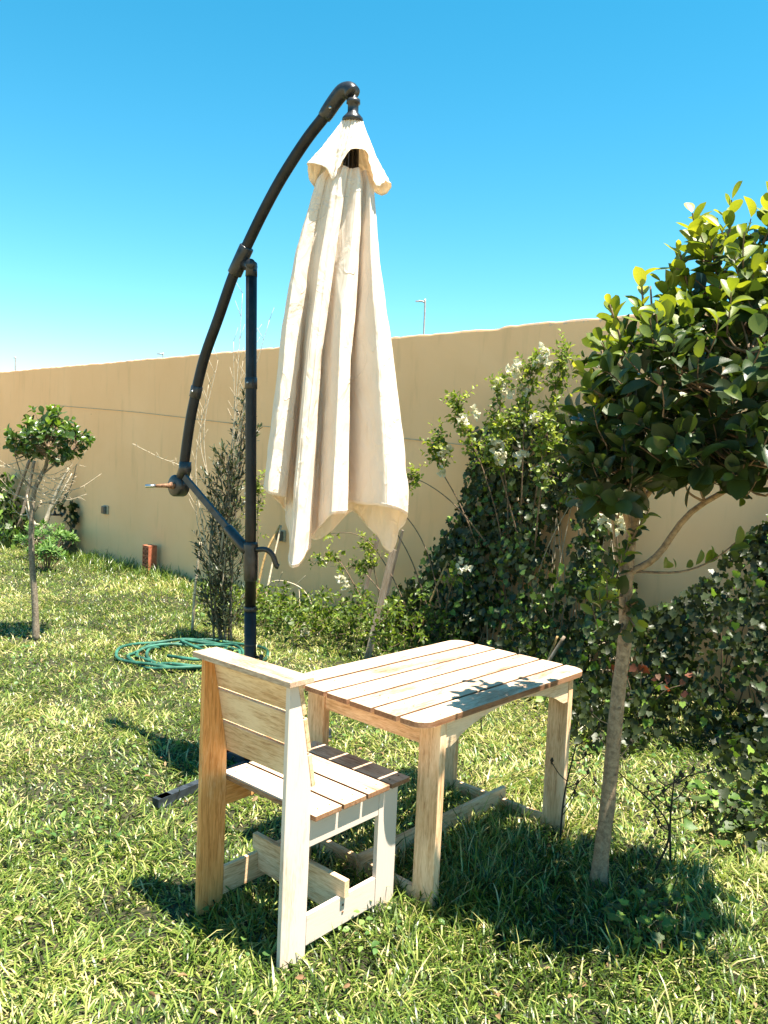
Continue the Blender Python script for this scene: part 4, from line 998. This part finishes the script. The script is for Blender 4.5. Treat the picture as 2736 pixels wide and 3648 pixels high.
stake('flat grey wooden stake leaning behind the far table corner', (-.085, 6.22, -.03), (.085, 6.22, .87), .052, .018)
stake('weathered round stake rising under the canopy hem', wp(.98, 0, .35), wp(1.14, .98, .25), .036, .03)
stake('thin pale stake right of the one under the canopy hem', wp(1.20, 0, .3), wp(1.40, .95, .25), .024, .02)
stick('pale forked stick leaning left of the wall socket', [wp(-.25, 0, .55), wp(-.50, .38, .45), wp(-.78, .72, .4)], .016, .011)
stick('thin pale cane leaning on the wall under the socket', [wp(-.28, 0, .4), wp(-.38, .5, .2), wp(-.42, .82, .08)], .011, .009)
stick('brown cane crossing behind the parasol lever', [wp(-.55, .0, .3), wp(-.52, .5, .2), wp(-.46, .82, .06)], .014, .011, 'reed')
stick('thin twiggy dry branch arching low over the ground ivy', [wp(-.25, .05, .5), wp(-.1, .30, .45), wp(.25, .32, .45), wp(.45, .22, .45), wp(.5, .05, .45)], .008, .004, forks=[[wp(.25, .32, .45), wp(.35, .42, .42)], [wp(0, .31, .45), wp(.05, .42, .45)], [wp(.3, .30, .45), wp(.38, .10, .5)]])
stick('yellow reed leaning in the ivy beyond the right table corner', [wp(3.02, 0, .55), wp(3.08, .22, .52), wp(3.12, .36, .5)], .013, .008, 'reed')
stick('grey stick leaning in the ivy right of the table', [wp(3.10, -.02, 1.0), wp(3.22, .20, .85), wp(3.34, .44, .8)], .016, .011, 'grey_stake')
stick('brown cane leaning in the shrubs left of the ivy', [wp(1.75, .1, .4), wp(1.85, .45, .35), wp(1.95, .75, .3)], .013, .009, 'reed')
stick('short cane beside the upright shrub', [(-1.62, 6.9, 0), (-1.60, 6.9, .45), (-1.57, 6.9, .78)], .013, .011)
stick('brown stick leaning on the far left wall, left one of a pair', [wp(-6.75, .30, .25), wp(-6.6, .85, .12), wp(-6.42, 1.28, .05)], .028, .024, 'bark_grey')
stick('brown stick leaning on the far left wall, right one of a pair', [wp(-6.35, .20, .25), wp(-6.3, .8, .12), wp(-6.25, 1.28, .05)], .028, .024, 'bark_grey')
stick('gnarled pale dead trunk leaning behind the left sapling', [wp(-5.35, 0, .5), wp(-5.30, .45, .3), wp(-5.20, .85, .2), wp(-5.05, 1.22, .1)], .045, .016, 'dry_twig', 'dead_trunk', 'dead trunk',
      forks=[[wp(-5.25, .6, .25), wp(-5.0, .9, .2), wp(-4.95, 1.15, .1)], [wp(-5.3, .3, .4), wp(-5.6, .55, .4), wp(-5.7, .8, .4)], [wp(-5.3, .4, .4), wp(-5.55, .4, .4), wp(-5.75, .62, .4)]])
climber('ivy', 'few dark ivy leaves hanging between the dead trunk and the tap', 'ivy', [(-5.15, .1), (-5.2, .75), (-5.0, .85), (-4.8, .6), (-4.85, .1)], [], 46, (.04, .2), .13, M['ivy'], IVY, wp(-5.0, 0, .1), tone=(.05, .35), sprout=0, stems=5, seed=14, nparts=46)

# ------------------------------------------------------------------ things on the wall
def wall_frame(o, s, z, off=0.):
    p = wp(s, z, off); m = np.eye(4); m[:3, 0] = WT; m[:3, 1] = -WN; m[:3, 2] = [0, 0, 1]; m[:3, 3] = p; o.matrix_world = Matrix(m.tolist())
for s, z, lab in ((-4.15, .69, 'small dark covered socket box alone on the left part of the wall'), (-.49, .70, 'dark covered socket box on the wall under the parasol canopy')):
    t = thing('wall_socket', lab, 'socket box', (0, 0, 0), 0, 'covered socket boxes on the garden wall'); wall_frame(t, s, z)
    box('backplate', (-.062, -.018, -.062), (.062, -.001, .062), M['box_pale'], t, .008)
    c = box('cover', (-.058, -.052, -.052), (.034, -.0185, .052), M['box_grey'], t, .010)
    c2 = box('cover_rib', (-.048, -.056, -.040), (.020, -.0525, .040), M['plastic'], t, .002)
def tap():
    t = thing('garden_tap', 'dark brass garden tap sticking out of the wall', 'tap', (0, 0, 0)); wall_frame(t, -5.43, .52)
    b = MB(); b.tube([(0, -.001, 0), (0, -.012, 0)], .035, 16); b.tube([(0, -.01, 0), (-.02, -.11, 0)], .016, 10); b.tube([(-.02, -.10, -.012), (-.022, -.10, .04), (-.022, -.10, .055)], [.024, .018, .012], 10)
    b.tube(bez([(-.02, -.10, 0), (-.05, -.15, .0), (-.075, -.17, -.03), (-.078, -.17, -.07)], 10), .015, 10); b.tube([(-.078, -.17, -.06), (-.078, -.17, -.085)], .02, 10); b.build('body', M['plastic'], t)
    b = MB(); b.tube([(-.022, -.10, .05), (-.022, -.10, .085)], .007, 8); b.tube([(-.065, -.10, .09), (.022, -.10, .09)], .011, 8); b.build('handle', M['plastic'], t)
tap()
def clay_vent():
    t = thing('clay_vent', 'terracotta pierced screen block standing in grass against the wall', 'clay vent', (0, 0, 0)); wall_frame(t, -2.84, 0, .12)
    H = .34; W2 = .068
    # pierced front: a grid of bars round crosses and triangles
    b = MB(); ny = 6; cell = H/ny
    for fr in (-1, 1): b.box((fr*(W2-.007), -.058, H/2), (.008, .012, H/2))
    for k in range(ny+1): b.box((0, -.058, min(max(.008, k*cell), H-.008)), (W2-.014, .0115, .0055))
    for k in range(ny):
        z0 = (k+.5)*cell
        for sg in (1, -1):
            a = math.atan2(cell, 2*W2-.03)*sg; c, s = math.cos(a), math.sin(a); rot = [[c, 0, -s], [0, 1, 0], [s, 0, c]]
            b.box((0, -.058, z0), (math.hypot(W2-.014, cell/2), .011, .005), rot)
        if k % 2: b.box((0, -.058, z0), (.014, .0112, .014))
    b.build('pierced_face', M['terracotta'], t, smooth=False)
    box('side_panel', (-W2, -.045, 0), (-W2+.012, .05, H-.0005), M['terracotta'], t, .002); box('side_panel', (W2-.012, -.045, 0), (W2, .05, H-.0005), M['terracotta'], t, .002)
    box('top', (-W2-.002, -.071, H), (W2+.002, .052, H+.014), M['terracotta'], t, .003); box('back', (-W2+.013, .03, 0), (W2-.013, .042, H-.001), M['darkhole'], t, .001)
clay_vent()
q = bez([wp(-5.72, 2.12, .012), wp(-3.4, 2.01, .010), wp(-1.22, 1.87, .012), wp(.4, 1.80, .010), wp(2.1, 1.70, .012)], 40)
b = MB(); b.tube(q, .0035, 5); b.tube([wp(-5.72, 2.12, 0), wp(-5.72, 2.12, .03)], .014, 8)
o = b.build('wire', M['box_pale'], base=wp(-5.72, 2.12, 0)); o.location = wp(-5.72, 2.12, 0); tag(o, 'thin slack wire strung along the face of the garden wall', 'wire')

# ------------------------------------------------------------------ garden hose
def hose():
    c = np.array([-1.42, 6.05]); pts = []
    rg = np.random.default_rng(5)
    for k in range(int(4*14)):
        a = k/14*2*np.pi+2.6; lp = k/56; r = .39+.06*math.sin(lp*11)
        pts.append((c[0]+.10*math.sin(lp*7)+r*1.08*math.cos(a), c[1]+.06*math.cos(lp*5)+r*.98*math.sin(a), .014+.02*lp+.012*math.sin(a*3+lp*40)))
    pts += [(-.85, 5.55, .05), (-.45, 5.25, .04), (-.2, 5.0, .035), (.0, 4.85, .03), (.3, 4.95, .02)]
    b = MB(); q = bez(pts, 700); b.tube(q, .0125, 8)
    # loose end folded inside the coil
    b.tube(bez([(-1.55, 5.85, .05), (-1.30, 5.75, .06), (-1.25, 5.95, .06), (-1.15, 6.05, .07)], 16), .0125, 8)
    o = b.build('garden_hose', M['hose'], base=(c[0], c[1], 0)); o.location = (c[0], c[1], 0)
    tag(o, 'green garden hose coiled loosely on the lawn behind the chair', 'hose')
hose()

# ------------------------------------------------------------------ lamps beyond the wall
def street_lamp(x, y, h, r, arm, label, head):
    t = thing('street_lamp', label, 'street lamp', (x, y, 0), 0, 'street lamps beyond the wall')
    b = MB(); b.tube(bez([(0, 0, 0), (0, 0, h*.5), (0, 0, h-.25), (-.04, 0, h-.05), (-arm*.4, 0, h), (-arm, 0, h+.02)], 30), r, 8); b.build('post', M['lamp_paint'], t)
    b = MB(); b.box((-arm-head*.4, 0, h), (head*.5, head*.3, head*.18)); b.build('lamp_head', M['lamp_paint'], t, smooth=False)
street_lamp(1.56, 40, 9.2, .042, .33, 'tall street lamp right of the parasol canopy, above the wall', .16)
street_lamp(-16.8, 60, 8.35, .05, .25, 'street lamp tip over the wall left of the arm', .22)
street_lamp(-27.7, 60, 7.6, .05, .0, 'faint pole tip over the wall at the far left', .18)
